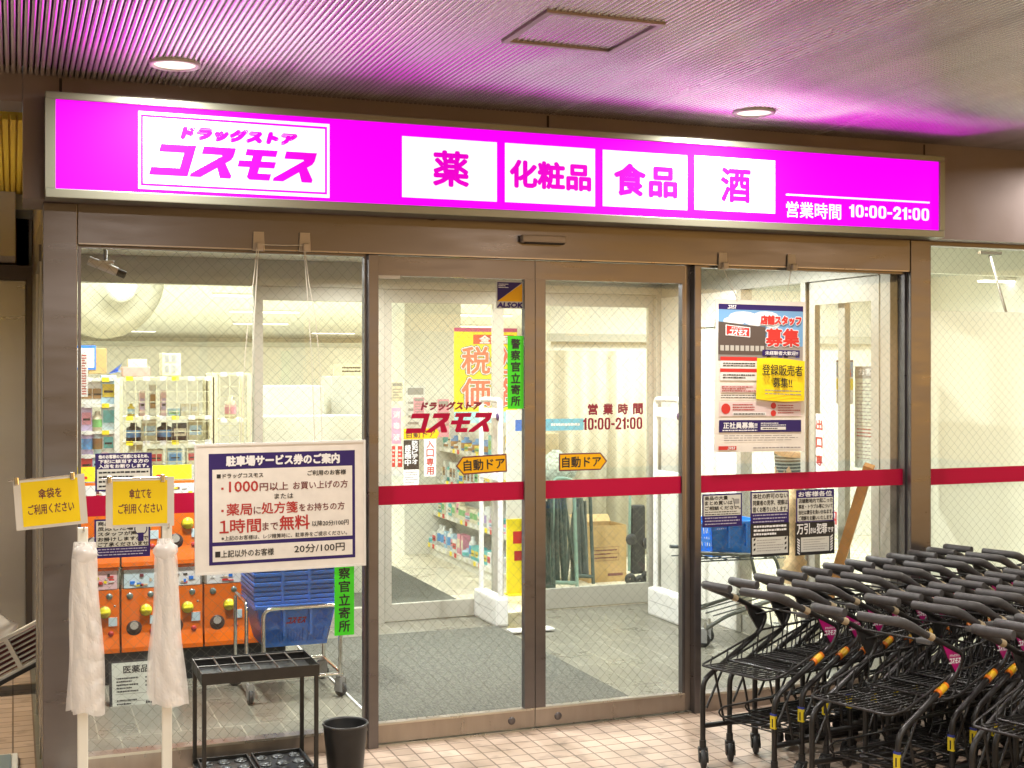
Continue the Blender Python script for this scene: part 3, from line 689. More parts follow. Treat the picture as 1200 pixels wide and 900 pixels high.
# small notices on the panes
def notice(lines, band=None, top=None, extra=None, seed=1):
    def f(b, w, h):
        b.box(-w / 2, w / 2, -h / 2, h / 2, -.001, 0, purple); e = .008; x0, x1 = -w / 2 + e, w / 2 - e
        v0 = e / h; v1 = 1 - e / h
        if top: v0 = top[1]
        if band: v1 = band
        b.rect(x0, h / 2 - v1 * h, x1, h / 2 - v0 * h, .0005, mat('notice_white', (.62, .62, .56), .4))
        if top:
            n = len(top[0])
            for i, s in enumerate(top[0]):
                k = (top[1] - .04) * h / n; y = h / 2 - .03 * h - (i + 1) * k
                b.text(s, -w * .44, y + k * .14, w * .44, y + k * .9, .001, white_t, .0008)
        n = len(lines)
        for i, s in enumerate(lines):
            k = (v1 - v0) * h / n; y = h / 2 - v0 * h - (i + 1) * k
            if isinstance(s, tuple): b.bars(x0 + w * .03, y + k * .05, x1 - w * .03, y + k * .95, s[0], .001, dark_t, .45, seed + i)
            else:
                wd = min(.9, .115 * len(s) + .0) * w
                b.text(s, x0 + w * .03, y + k * .12, x0 + w * .03 + wd, y + k * .88, .001, dark_t, .0007)
        if band: b.bars(x0 + w * .03, -h / 2 + e, x1 - w * .03, h / 2 - v1 * h - .004, 3, .001, mat('notice_faint', (.45, .42, .55), .4), .4, seed + 9)
        if extra: extra(b, w, h)
    return f
def bulb(b, w, h):
    cx, cy_ = w * .33, h * .12
    b.add([(cx + math.cos(k * .3927) * w * .12, cy_ + math.sin(k * .3927) * w * .12 + h * .1, .0012) for k in range(16)], [tuple(range(16))], purple)
    b.add([(cx + math.cos(k * .3927) * w * .10, cy_ + math.sin(k * .3927) * w * .10 + h * .1, .0016) for k in range(16)], [tuple(range(16))], MATS['notice_white']); b.rect(cx - w * .05, cy_ - h * .22, cx + w * .05, cy_, .002, purple)
def cartlogo(b, w, h):
    b.bend([(w * .24, h * .36, .0015), (w * .28, h * .34, .0015), (w * .31, h * .1, .0015), (w * .42, h * .1, .0015)], .0015, dark_t, 4, .002); b.rect(w * .30, h * .18, w * .43, h * .33, .001, grey_pl)
sheet('window_notice', 'purple headed notice on the left window between the two yellow signs', 'notice', (111.5, 531.5, 178, 574), -.004, notice([(4,)], None, (['他のお客様のご迷惑になるため、', '下記に該当する方の', '入店をお断りします。'], .42)))
sheet('window_notice', 'notice with an alarm drawing on the left window, under the right yellow sign', 'notice', (110.5, 609, 176, 651.5), -.004, notice(['商品が', '反応した場合、', 'スタッフが声を', 'お掛けしますので', 'ご了承くださいませ'], .72, None, bulb))
sheet('window_notice', 'small notice with a cart drawing, leftmost under the red stripe of the right window', 'notice', (823, 579.5, 869.5, 616), -.004, notice(['商品の大量', 'まとめ買いは', 'ご相談ください。', (2,)], .66, None, cartlogo, 4))
sheet('window_notice', 'white and purple notice on the right window, above a black warning notice', 'notice', (879.5, 576.5, 924.5, 613.5), -.004, notice(['本社の許可のない', '同業者の見学、視察は', '固くお断りいたします。'], .64, None, None, 6))
def warn(b, w, h):
    b.box(-w / 2, w / 2, -h / 2, h / 2, -.001, 0, dark_t); b.rect(-w * .46, -h * .42, w * .46, h * .08, .0005, MATS['notice_white'])
    b.bars(-w * .42, h * .12, w * .42, h * .46, 3, .001, white_t, .6, 3); b.bars(-w * .34, -h * .36, w * .34, h * .03, 5, .001, MATS['faint_ink'], .3, 5)
    for s in (-1, 1):
        for k in range(3): b.add([(s * w * .40 - .006, -h * .33 + k * h * .15, .001), (s * w * .40 + .006, -h * .29 + k * h * .15, .001), (s * w * .40 + .006, -h * .22 + k * h * .15, .001), (s * w * .40 - .006, -h * .26 + k * h * .15, .001)], [(0, 1, 2, 3)], dark_t)
sheet('warning_notice', 'black bordered warning notice on the right window under the purple one', 'notice', (879.5, 614, 925, 650.5), -.004, warn)
sheet('window_notice', 'notice headed by white characters on purple, nearest the right pillar', 'notice', (933, 574.5, 977.5, 612), -.004, notice(['店舗敷地内で起こった', '事故・トラブル等について', '当社は責任を負いかねます。', 'ご理解をお願いいたします。'], .92, (['お客様各位'], .24), None, 8))
def shop_lift(b, w, h):
    b.box(-w / 2, w / 2, -h / 2, h / 2, -.001, 0, dark_t); b.text('万引', -w * .46, h * .14, -w * .14, h * .46, .001, white_t, .0012); b.text('きは', -w * .12, h * .16, w * .02, h * .32, .001, white_t, .0008)
    b.text('犯罪', w * .04, h * .14, w * .30, h * .44, .001, white_t, .0012); b.text('です', w * .32, h * .16, w * .47, h * .32, .001, white_t, .0008)
    b.rect(-w * .36, -h * .40, w * .36, h * .04, .0006, MATS['notice_white']); b.bars(-w * .3, -h * .36, w * .3, h * .0, 5, .001, MATS['faint_ink'], .3, 5)
    for s in (-1, 1):
        for k in range(6): y = -h * .42 + k * h * .08; b.add([(s * w * .42 - .008, y, .001), (s * w * .42 + .008, y + s * .012, .001), (s * w * .42 + .008, y + .009 + s * .012, .001), (s * w * .42 - .008, y + .009, .001)], [(0, 1, 2, 3)], white_t)
sheet('warning_notice', 'black striped shoplifting warning on the right window nearest the pillar', 'notice', (932, 612.5, 978, 648.5), -.004, shop_lift)

# ------------------------------------------------------------------ umbrella bag stand, its bags and yellow signs
YB = -.42
xa, xb = at(97, 700, YB)[0], at(195.5, 700, YB)[0]; ztop = at(97, 618, YB)[1]
t = thing('umbrella_bag_stand', 'white two-post stand for umbrella bags in front of left window', 'stand', ((xa + xb) / 2, YB, 0))
for x in (xa, xb):
    b = MB(); b.box(x - .021, x + .021, YB - .012, YB + .012, .02, ztop, white_pt, .004); b.build('post', t)
b = MB(); b.box(xa - .08, xb + .08, YB - .17, YB + .17, 0, .02, white_pt, .006); b.build('base_plate', t)
for x in (xa, xb):
    b = MB(); b.bend([(x, YB - .012, ztop - .02), (x, YB - .07, ztop - .01), (x, YB - .075, ztop + .01)], .004, chrome, 6); b.build('bag_hook', t)
bag_m = mat('plastic_film', (.93, .91, .89), .14, spec=.7)
bag_m.node_tree.nodes['Principled BSDF'].inputs['Alpha'].default_value = .55
def bag(px, Y, label, seed):
    rg = random.Random(seed); b = MB(); n, m_ = 60, 16; layers = 4
    for l in range(layers):
        ph = [rg.uniform(0, 6.3) for _ in range(8)]; vs = []
        cut = rg.uniform(0, 9) if l < layers - 1 else 0
        for j in range(n + 1):
            v = j / n
            sh = (l - 1) * 2.4 * v; top = max(0, 1 - v * 9)
            xl = px[0][0] + (px[0][1] - px[0][0]) * v + sh + 1.2 * math.sin(v * 9 + ph[0]) + 2 * top; xr = px[1][0] + (px[1][1] - px[1][0]) * v + sh * 1.4 + 1.4 * math.sin(v * 8 + ph[1]) - 2 * top
            py = px[2] + (px[3] - cut - px[2]) * v
            for i in range(m_ + 1):
                u = i / m_; x, z = at(xl + (xr - xl) * u, py + 2.0 * math.sin(u * 7 + ph[2]) * v, Y)
                cr = .62 * (.007 * abs(math.sin(v * 15 + u * 4 * math.sin(ph[3] + v * 5) + ph[4])) + .006 * abs(math.sin(v * 9 - u * 7 + ph[5])) + .004 * abs(math.sin(v * 27 + u * 6 + ph[6])) + .008 * abs(math.sin(u * 7 + ph[7] + v * 1.5)) + rg.uniform(-.001, .001))
                bulge = .026 * math.sin(math.pi * u) ** .7 * (.6 + .5 * v) * (1 if l == layers - 1 else .35)
                vs.append((x, Y - .016 - .007 * l - bulge - cr, z))
        k = m_ + 1
        b.add(vs, [(j * k + i, j * k + i + 1, (j + 1) * k + i + 1, (j + 1) * k + i) for j in range(n) for i in range(m_)], bag_m, l % 2 == 0)
    cx, cz = at((px[0][0] + px[1][0]) / 2, px[2] + 8, Y)
    vs = []
    for j in range(8):
        for i in range(14):
            a = 2 * math.pi * i / 14; rr = (.012 + .030 * math.sin(math.pi * (j + .6) / 8)) * rg.uniform(.8, 1.2); vs.append((cx + rr * math.cos(a) * 1.2, Y - .045 + rr * .7 * math.sin(a), cz + .022 - j * .012))
    b.add(vs, [(j * 14 + i, j * 14 + (i + 1) % 14, (j + 1) * 14 + (i + 1) % 14, (j + 1) * 14 + i) for j in range(7) for i in range(14)], bag_m, True)
    return one('umbrella_bag_bundle', b, label, 'plastic bags', (cx, Y, cz), 'bundles of umbrella bags')
bag(((84, 80), (113, 117), 634, 833), YB - .03, 'long bundle of white plastic umbrella bags on the left stand post', 3)
bag(((183, 173), (203, 212), 630, 823), YB - .03, 'wrinkled bundle of clear umbrella bags hanging from the right stand post', 5)
def ysign(l1, l2):
    def f(b, w, h):
        b.box(-w / 2, w / 2, -h / 2, h / 2, -.003, 0, mat('clear_sleeve', (.72, .70, .64), .15)); b.rect(-w * .40, -h * .44, w * .40, h * .44, .0008, yellow)
        b.text(l1, -w * .16, h * .08, w * .16, h * .28, .0018, brown_t, .0006); b.text(l2, -w * .32, -h * .22, w * .32, -h * .02, .0018, brown_t, .0006)
        b.tube([(-w * .56, h * .5, .004), (w * .4, h * .5, .004)], .003, chrome, 6)
        for x in (-w * .45, w * .33): b.box(x - .009, x + .009, h * .40, h * .56, -.008, .008, chrome, .003)
    return f
sheet('hanging_sign', 'tilted yellow sign in a clear sleeve, farthest left of the window bay', 'sign', (17, 560, 101, 616), YB - .04, ysign('傘袋を', 'ご利用ください'), R(4.2))
sheet('hanging_sign', 'level yellow sign in a clear sleeve above the right umbrella bags', 'sign', (124, 561, 204, 616), YB - .04, ysign('傘立てを', 'ご利用ください'))

# ------------------------------------------------------------------ umbrella rack
X0, X1, Y0, Y1, ZR = .775, 1.268, -.42, -.11, .52
t = thing('umbrella_rack', 'black metal umbrella rack with a twelve-hole grid before the left window', 'rack', ((X0 + X1) / 2, (Y0 + Y1) / 2, 0))
g = .009
for x in (X0, X1):
    for y in (Y0, Y1):
        b = MB(); b.box(x - g, x + g, y - g, y + g, 0, ZR - .05, black_mt, .002); b.build('leg', t)
b = MB(); o = .012
b.box(X0 - o, X1 + o, Y0 - o, Y0 - o + .004, ZR - .05, ZR, black_mt); b.box(X0 - o, X1 + o, Y1 + o - .004, Y1 + o, ZR - .05, ZR, black_mt)
b.box(X0 - o, X0 - o + .004, Y0 - o + .004, Y1 + o - .004, ZR - .05, ZR, black_mt); b.box(X1 + o - .004, X1 + o, Y0 - o + .004, Y1 + o - .004, ZR - .05, ZR, black_mt)
wire = mat('rack_wire', (.12, .115, .105), .3, .6)
for k in range(1, 6):
    x = X0 + (X1 - X0) * k / 6; b.tube([(x, Y0 - .006, ZR - .006), (x, Y1 + .006, ZR - .006)], .0045, wire, 6)
for y in (Y0 + .005, (Y0 + Y1) / 2, Y1 - .005): b.tube([(X0 - .006, y, ZR - .0065), (X1 + .006, y, ZR - .0065)], .0045, wire, 6)
b.box(X0 - .004, X1 + .004, Y0 - .004, Y1 + .004, ZR - .042, ZR - .038, black_mt)
b.build('grid_top', t)
b = MB(); b.box(X0 - .012, X1 + .012, Y0 - .012, Y1 + .012, .03, .045, black_mt, .004)
for m_ in (0, 1):
    xa_ = X0 + (X1 - X0) * m_ / 2 + .008; xb_ = X0 + (X1 - X0) * (m_ + 1) / 2 - .008
    for (p, q, r_, s_) in ((xa_, xb_, Y0, Y0 + .008), (xa_, xb_, Y1 - .008, Y1), (xa_, xa_ + .008, Y0 + .008, Y1 - .008), (xb_ - .008, xb_, Y0 + .008, Y1 - .008)): b.box(p, q, r_, s_, .0452, .062, black_mt, .002)
    for i in range(3):
        for j in range(3): b.lathe([(.001, .001), (.022, .001), (.028, .007), (.031, .001)], (xa_ + (xb_ - xa_) * (i + .5) / 3, Y0 + (Y1 - Y0) * (j + .5) / 3, .0452), black_mt, 12)
b.build('drip_tray', t)
# bin
xc, yc = 1.416, -.36
t = thing('waste_bin', 'small round black waste bin standing before the post left of the doors', 'bin', (xc, yc, 0))
b = MB(); b.lathe([(.001, .004), (.076, .0), (.080, .004), (.101, .222)], (xc, yc, 0), black_pl, 40); b.lathe([(.096, .222), (.076, .012), (.001, .012)], (xc, yc, 0), black_pl, 40); b.build('body', t)
b = MB(); b.lathe([(.096, .220), (.097, .229), (.103, .230), (.106, .224), (.101, .219)], (xc, yc, 0), mat('bin_rim', (.05, .05, .05), .3), 40); b.build('rim', t)

# ------------------------------------------------------------------ alley on the left: metal doors, soffit coloured as yellow light, added lamp, crate and mat
b = MB()
ym = mat('soffit_yellow_light', (.80, .56, .05), .5)  # yellow light on the soffit is put into its base colour
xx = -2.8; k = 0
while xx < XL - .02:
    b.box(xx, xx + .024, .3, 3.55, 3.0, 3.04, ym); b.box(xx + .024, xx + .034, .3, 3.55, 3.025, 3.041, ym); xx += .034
one('corrugated_soffit', b, 'corrugated soffit over the alley left of the shop, coloured as yellow light', 'soffit', (-1.5, 2, 3.0))
b = MB(); b.box(-2.8, fx(27, YF) - .002, -.15, .1, 3.0, ZC + .08, fascia_m); one('alley_beam', b, 'dark beam over the alley mouth beside the sign', 'beam', (-1.4, 0, 3.0))
added_lamp_t = thing('added_alley_lamp', 'added strip lamp out of view under the alley soffit', 'lamp', (-1.5, 1.5, 2.45)); b = MB(); b.box(-.6, .6, -.05, .05, -.04, .04, white_pt, .01); b.tube([(-.4, 0, .04), (-.4, 0, .55)], .006, chrome, 6); b.tube([(.4, 0, .04), (.4, 0, .55)], .006, chrome, 6); b.build('housing', added_lamp_t, False)  # lamp added out of view to brighten the soffit and alley
for s in (-1, 1):
    b = MB(); b.box(-.55, .55, -.04, .04, s * .0402, s * .046, emit('tube_lit', (1, .96, .85), 2.2)); b.build('tube', added_lamp_t, False)
lamp_area('added_alley_light', (0, 0, -.06), 1.1, 60, (1, .90, .72), 'RECTANGLE', .1, parent=added_lamp_t); lamp_area('added_alley_uplight', (0, 0, .06), 1.1, 30, (1, .90, .6), 'RECTANGLE', .1, (R(180), 0, 0), parent=added_lamp_t)
b = MB(); zb_ = at(9, 300, 2.9)[1]
b.box(-2.8, at(18, 260, 2.9)[0], 2.9, 3.58, zb_, 2.999, mat('bulkhead', (.40, .36, .33), .5, .5)); one('bulkhead', b, 'brown metal bulkhead box above the alley doors', 'bulkhead', (-1.4, 2.9, zb_))
t = thing('elevator_door', 'brushed metal lift doors at the end of the alley', 'door', (-.6, 3.5, 0))
em = mat('lift_steel', (.50, .49, .48), .3, .8, noise=.03, nscale=3, stretch=(.3, 1, 2), rvar=.03)
dx = at(30.5, 500, 3.5)[0]
b = MB(); b.box(dx, dx + .06, 3.44, 3.59, 0, 2.56, mat('lift_frame', (.12, .10, .09), .4, .7)); b.box(-2.2, dx, 3.45, 3.59, 2.46, 2.56, MATS['lift_frame']); b.build('frame', t)
for (p, q) in ((dx - .95, dx - .002), (dx - 1.95, dx - .954)):
    b = MB(); b.box(p, q, 3.5, 3.56, .01, 2.46, em, .004); b.build('leaf', t)
# tilted louvred crate with plastic bag, framed mat
t = thing('louvred_crate', 'white slatted plastic crate with black foot, tilted at the left edge', 'crate', (*on(6, 815)[:2], 0))
cx, cyy = t.location.x, t.location.y
Mx = Matrix.Translation((cx - .02, cyy, .20)) @ Matrix.Rotation(R(-26), 4, 'Y')
def tb(b, M): b.v = [tuple(M @ Vector(v)) for v in b.v]; return b
b = MB(); w2, h2 = .30, .11
b.box(-w2, w2, -.02, .02, -h2 + .012, -h2 + .026, white_pl); b.box(-w2, w2, -.02, .02, h2 - .018, h2, white_pl); b.box(w2 - .014, w2, -.021, .021, -h2 + .026, h2 - .018, white_pl); b.box(.06, .085, -.021, .021, -h2 + .026, h2 - .018, white_pl); b.box(-w2, -w2 + .014, -.021, .021, -h2 + .026, h2 - .018, white_pl)
for k in range(6): z = -h2 + .045 + k * .028; b.box(-w2 + .014, w2 - .014, -.012, .012, z, z + .009, white_pl)
tb(b, Mx).build('grille', t)
b = MB(); b.box(-w2, w2, -.03, .03, -h2 - .012, -h2 + .012, dark_t, .004); b.box(-.2, -.16, -.03, .03, -h2 - .1, -h2 - .012, dark_t); tb(b, Mx).build('foot', t)
b = MB(); b.box(-w2 + .02, w2 - .02, .022, .2, -h2 + .03, h2 - .03, brown_t); tb(b, Mx).build('body', t)
rg = random.Random(2); b = MB(); n = 9; vs = []
for j in range(7):
    for i in range(n): a = 2 * math.pi * i / n; r_ = (.02 + .10 * math.sin(math.pi * (j + .4) / 7)) * rg.uniform(.75, 1.2); vs.append((cx - .07 + r_ * math.cos(a) * 1.1, cyy + .06 + r_ * .7 * math.sin(a), .27 + j * .03))
b.add(vs, [(j * n + i, j * n + (i + 1) % n, (j + 1) * n + (i + 1) % n, (j + 1) * n + i) for j in range(6) for i in range(n)], bag_m, True)
one('plastic_bag', b, 'crumpled clear plastic bag lying on the slatted crate', 'bag', (cx - .07, cyy, .27))
x_, y_ = on(21, 888); b = MB(); b.box(x_ - .5, x_, y_ - .45, y_, 0, .025, white_pl, .006); b.box(x_ - .47, x_ - .03, y_ - .42, y_ - .03, .0252, .03, mat('mat_blue', (.17, .22, .24), .5))
one('framed_mat', b, 'grey mat in a pale frame on the floor at lower left', 'mat', (x_ - .25, y_ - .2, 0))
# ------------------------------------------------------------------ vestibule shell: inner partition, side wall, ceiling
iz = at(460, 354.7, YIN)[1]                                    # inner door glass top
b = MB(); b.box(XL + .05, XSIDE + .1, .061, YIN + .1, ZV, ZV + .05, mat('vestibule_ceiling', (.70, .66, .54), .7)); struct('vestibule_ceiling', b)
ip = thing('inner_partition', 'inner metal framed glass partition between vestibule and shop', 'partition', (2.4, YIN, 0))
hb = at(200, 333, YIN)[1]
b = MB(); b.box(XL + .05, XSIDE + .05, YIN - .05, YIN + .06, hb, ZV - .001, inner_m); b.build('header_beam', ip)
def ipost(px0, px1, z1=hb - .001, nm='post', yy=(-.04, .05)):
    b = MB(); b.box(fx(px0, YIN), fx(px1, YIN), YIN + yy[0], YIN + yy[1], 0, z1, inner_m); return b.build(nm, ip)
ipost(297, 307); ipost(440, 449); ipost(766, 779)
b = MB(); b.box(fx(307, YIN), fx(440, YIN), YIN - .03, YIN + .04, at(350, 352.5, YIN)[1], hb - .001, inner_m); b.build('transom', ip)
def ipane(px0, px1, z0, z1, y=0.0):
    b = MB(); x0, x1 = fx(px0, YIN), fx(px1, YIN); b.add([(x0, YIN + y, z0), (x1, YIN + y, z0), (x1, YIN + y, z1), (x0, YIN + y, z1)], [(0, 1, 2, 3)], glass_i); return b.build('pane', ip)
ipane(60, 297, .12, hb); ipane(307, 440, .12, at(350, 352.5, YIN)[1])
b = MB(); b.box(XL + .05, fx(440, YIN), YIN - .03, YIN + .04, 0, .12, inner_m); b.build('sill', ip)
def idoor(label, px0, px1, y, s0=6, s1=6, bottom=.13):
    x0, x1 = fx(px0, YIN), fx(px1, YIN); a, c_ = fx(px0 + s0, YIN), fx(px1 - s1, YIN)
    t = thing('inner_sliding_door', label, 'door', (x0, YIN + y, 0))
    b = MB(); b.box(x0, x1, YIN + y - .02, YIN + y + .02, .01, bottom, inner_m); b.build('bottom_rail', t)
    b = MB(); b.box(x0, x1, YIN + y - .02, YIN + y + .02, iz, hb - .001, inner_m); b.build('top_rail', t)
    for p, q in ((x0, a), (c_, x1)):
        b = MB(); b.box(p, q, YIN + y - .0205, YIN + y + .0205, bottom + .0005, iz - .0005, inner_m); b.build('stile', t)
    b = MB(); b.add([(a, YIN + y, bottom), (c_, YIN + y, bottom), (c_, YIN + y, iz), (a, YIN + y, iz)], [(0, 1, 2, 3)], glass_i); b.build('pane', t)
    return t
idoor('inner glass door leaf with entrance notices, seen through the left front door', 450, 589, .0, 8, 12)
idoor('inner fixed glass leaf seen through the right front door, goods trolleys behind', 632, 766, .03, 5, 5, .16)
# side wall of the vestibule: depth-running glass wall with exit door
sw = thing('side_partition', 'metal framed glass side wall of the vestibule behind the right window', 'partition', (XSIDE, 1.4, 0))
zb_s = 2.40
b = MB(); b.box(XSIDE, XSIDE + .1, .07, YIN - .06, zb_s, ZV - .001, inner_m); b.build('header_beam', sw)
b = MB(); b.box(XSIDE + .0, XSIDE + .1, 1.78, YIN - .06, 0, zb_s - .001, white_pt); b.box(XSIDE - .03, XSIDE, 2.05, 2.45, .55, 2.15, cream); b.box(XSIDE - .05, XSIDE - .03, 2.03, 2.47, 2.15, 2.2, cream); b.build('wall_panel', sw)
for y0, y1 in ((.07, .16), (.93, .985), (1.72, 1.779)):
    b = MB(); b.box(XSIDE, XSIDE + .09, y0, y1, 0, zb_s - .0012, inner_m); b.build('post', sw)
b = MB(); b.add([(XSIDE + .03, .985, .12), (XSIDE + .03, 1.72, .12), (XSIDE + .03, 1.72, zb_s), (XSIDE + .03, .985, zb_s)], [(0, 1, 2, 3)], glass_s); b.build('pane', sw)
b = MB(); b.box(XSIDE + .01, XSIDE + .07, .985, 1.72, 0, .12, inner_m); b.build('sill', sw)
t = thing('exit_door', 'metal framed sliding exit door in the side wall behind the right window', 'door', (XSIDE, .2, 0))
ya, yb_ = .20, .93; zt_ = 2.25
for p, q in ((ya, ya + .075), (yb_ - .075, yb_)):
    b = MB(); b.box(XSIDE + .02, XSIDE + .06, p, q, .01, zt_, inner_m); b.build('stile', t)
b = MB(); b.box(XSIDE + .0201, XSIDE + .0599, ya, yb_, zt_, zb_s - .002, inner_m); b.build('top_rail', t)
b = MB(); b.box(XSIDE + .0201, XSIDE + .0599, ya + .075, yb_ - .075, .01, .12, inner_m); b.build('bottom_rail', t)
b = MB(); b.add([(XSIDE + .04, ya + .075, .12), (XSIDE + .04, yb_ - .075, .12), (XSIDE + .04, yb_ - .075, zt_), (XSIDE + .04, ya + .075, zt_)], [(0, 1, 2, 3)], glass_s); b.build('pane', t)
b = MB(); b.box(XSIDE + .08, XSIDE + .12, .62, .69, 0, zb_s - .002, inner_m); one('door_post', b, 'grey metal post behind the glass of the exit door', 'post', (XSIDE + .1, .65, 0))
def sidesheet(name, label, cat, y0, y1, z0, z1, fn, x=XSIDE + .03):
    b = MB(); fn(b, y1 - y0, z1 - z0); o = b.build(name); o.location = (x - .005, (y0 + y1) / 2, (z0 + z1) / 2); o.rotation_euler = (R(90), 0, R(-90)); return tag(o, label, cat)
def exit_strip(b, w, h): b.box(-w / 2, w / 2, -h / 2, h / 2, -.001, 0, paper); vtext(b, '出口専用', w, h, red_t, .12, .03, .03, .002)
sidesheet('exit_strip', 'white strip with red exit only characters on the side door glass', 'sign', .77, .855, 1.08, 1.56, exit_strip)
def guests(b, w, h):
    b.box(-w / 2, w / 2, -h / 2, h / 2, -.001, 0, mat('pale_green_paper', (.62, .66, .55), .5)); b.rect(-w / 2, h * .38, w / 2, h / 2, .0006, grey_pl); b.text('お客様各位', -w * .4, h * .41, w * .4, h * .48, .0012, white_t, .001)
    b.bars(-w * .45, -h * .42, w * .45, h * .35, 22, .0008, MATS['faint_ink'], .3, 31); b.bars(-w * .45, -h * .2, w * .3, -h * .1, 3, .001, red_t, .35, 32)
o = MB(); 
sidesheet('customer_notice', 'pale sheet of close print addressed to customers behind the exit door', 'notice', .20, .62, 1.23, 1.86, guests, XSIDE + .16)
def half_poster(b, w, h):
    b.box(-w / 2, w / 2, -h / 2, h / 2, -.001, 0, paper); b.rect(-w / 2, h * .12, w / 2, h / 2, .0006, MATS['poster_sky']); b.text('募集', -w * .4, h * .12, w * .4, h * .3, .0015, red_b, .002)
    b.rect(-w / 2, -h * .18, w / 2, h * .08, .0008, pop_y); b.rect(-w / 2, h * .46, w / 2, h / 2, .001, purple)
sidesheet('wall_poster', 'small recruitment poster seen past the exit door', 'poster', .72, .90, 1.62, 1.90, half_poster, XSIDE + .22)
def nosmoke(b, w, h): b.box(-w / 2, w / 2, -h / 2, h / 2, -.001, 0, paper); b.rect(-w * .46, -h * .1, w * .46, h * .46, .0006, red_b); b.text('火気厳禁', -w * .4, h * .14, w * .4, h * .42, .0012, white_t, .001); b.text('No Smoking', -w * .4, -h * .06, w * .4, h * .1, .0012, white_t)
sidesheet('no_smoking_sign', 'small red no smoking sign low on the side glass behind the carts', 'sign', .62, .80, .82, .96, nosmoke)
# leaning plank and broom behind the right window
xa, za = at(1046, 552, .16); xb, zb2 = at(1020, 668, .42)
b = MB(); b.tube([(XSIDE - .10, .13, za + .04), (XSIDE - .12, .50, .45)], .042, wood, 4, True, False); one('wood_plank', b, 'orange brown wooden plank leaning in the corner behind the right window', 'plank', (XSIDE - .12, .5, .45))
straw = mat('straw', (.62, .46, .24), .7, noise=.2, nscale=30)
b = MB(); rg = random.Random(4)
b.lathe([(.02, .70), (.05, .62)] + [(.055 + .012 * (i % 2) + .02 * math.sin(i * .35), .6 - i * .022) for i in range(26)], (XSIDE - .16, .80, .45), straw, 14); one('straw_broom', b, 'ribbed straw coloured broom head standing behind the shoplifting notice', 'broom', (XSIDE - .16, .8, .45))

# vestibule downlights
for i, (x, yv) in enumerate(((.95, .9), (2.5, 1.6), (4.0, 1.5))):
    t = thing('vestibule_light', ['round light in the vestibule ceiling over the capsule machines', 'round light in the vestibule ceiling over the grey mat', 'round light in the vestibule ceiling near the exit door'][i], 'ceiling light', (x, yv, ZV), group='round lights of the vestibule')
    b = MB(); b.lathe([(.09, .0), (.095, -.012), (.075, -.014), (.072, -.004), (.001, -.004)], (0, 0, 0), MATS['trim_white'], 24); b.build('trim_ring', t, False)
    lamp_area('vestibule_lamp', (0, 0, -.03), .14, P_VEST, (.98, 1, .97), parent=t)
# floor mat
b = MB(); mm = mat('loop_mat', (.085, .085, .068), .9, noise=.5, nscale=110, stretch=(1, .3, 1), bump=.8, bscale=90)
b.box(1.77, 3.22, .12, 2.5, .0015, .012, mm); b.box(1.755, 1.7699, .1, 2.5, .0015, .009, white_pl); one('floor_mat', b, 'large dark grey ribbed mat on the vestibule floor behind the doors', 'mat', (2.5, 1.3, 0))
x_, y_ = on(612, 741); b = MB(); b.box(x_ - .10, x_ + .22, y_ - .07, y_ + .05, .013, .022, white_pl); one('floor_tray', b, 'thin white tray on the floor beside the left security gate', 'tray', (x_, y_, .013))
b = MB(); b.box(2.0, 3.3, YIN + .35, 5.6, .003, .012, mm); one('shop_mat', b, 'dark mat on the shop floor just inside the inner door', 'mat', (2.6, 4.2, .003))

# security gates
def gate(px, py, label, tilt=0):
    x, y = on(px, py); t = thing('security_gate', label, 'security gate', (x, y, 0), group='white security gates in the vestibule')
    b = MB(); b.box(-.05, .05, -.24, .24, 0, .21, white_pl, .02); b.box(-.051, .051, -.2, .2, .11, .113, grey_pl); b.build('base', t, False)
    b = MB(); b.bend([(0, -.2, .2), (0, -.2, 1.62), (0, .2, 1.62), (0, .2, .2)], .02, white_pl, 8, .05); b.box(-.012, .012, -.19, .19, 1.04, 1.09, white_pl); b.build('loop', t, False)
    b = MB(); b.lathe([(.001, -.003), (.026, -.003), (.026, .002)], (-.022, -.2, 1.5), purple, 20, 'x'); b.build('badge', t, False)
    b = MB(); b.box(-.006, .006, -.18, .18, 1.49, 1.56, white_pl); b.build('top_bar', t, False)
    return t
gate(575, 728, 'white security gate left of the inner doorway, before yellow signs'); g2 = gate(783, 726, 'white security gate on the right, beside the vestibule column')

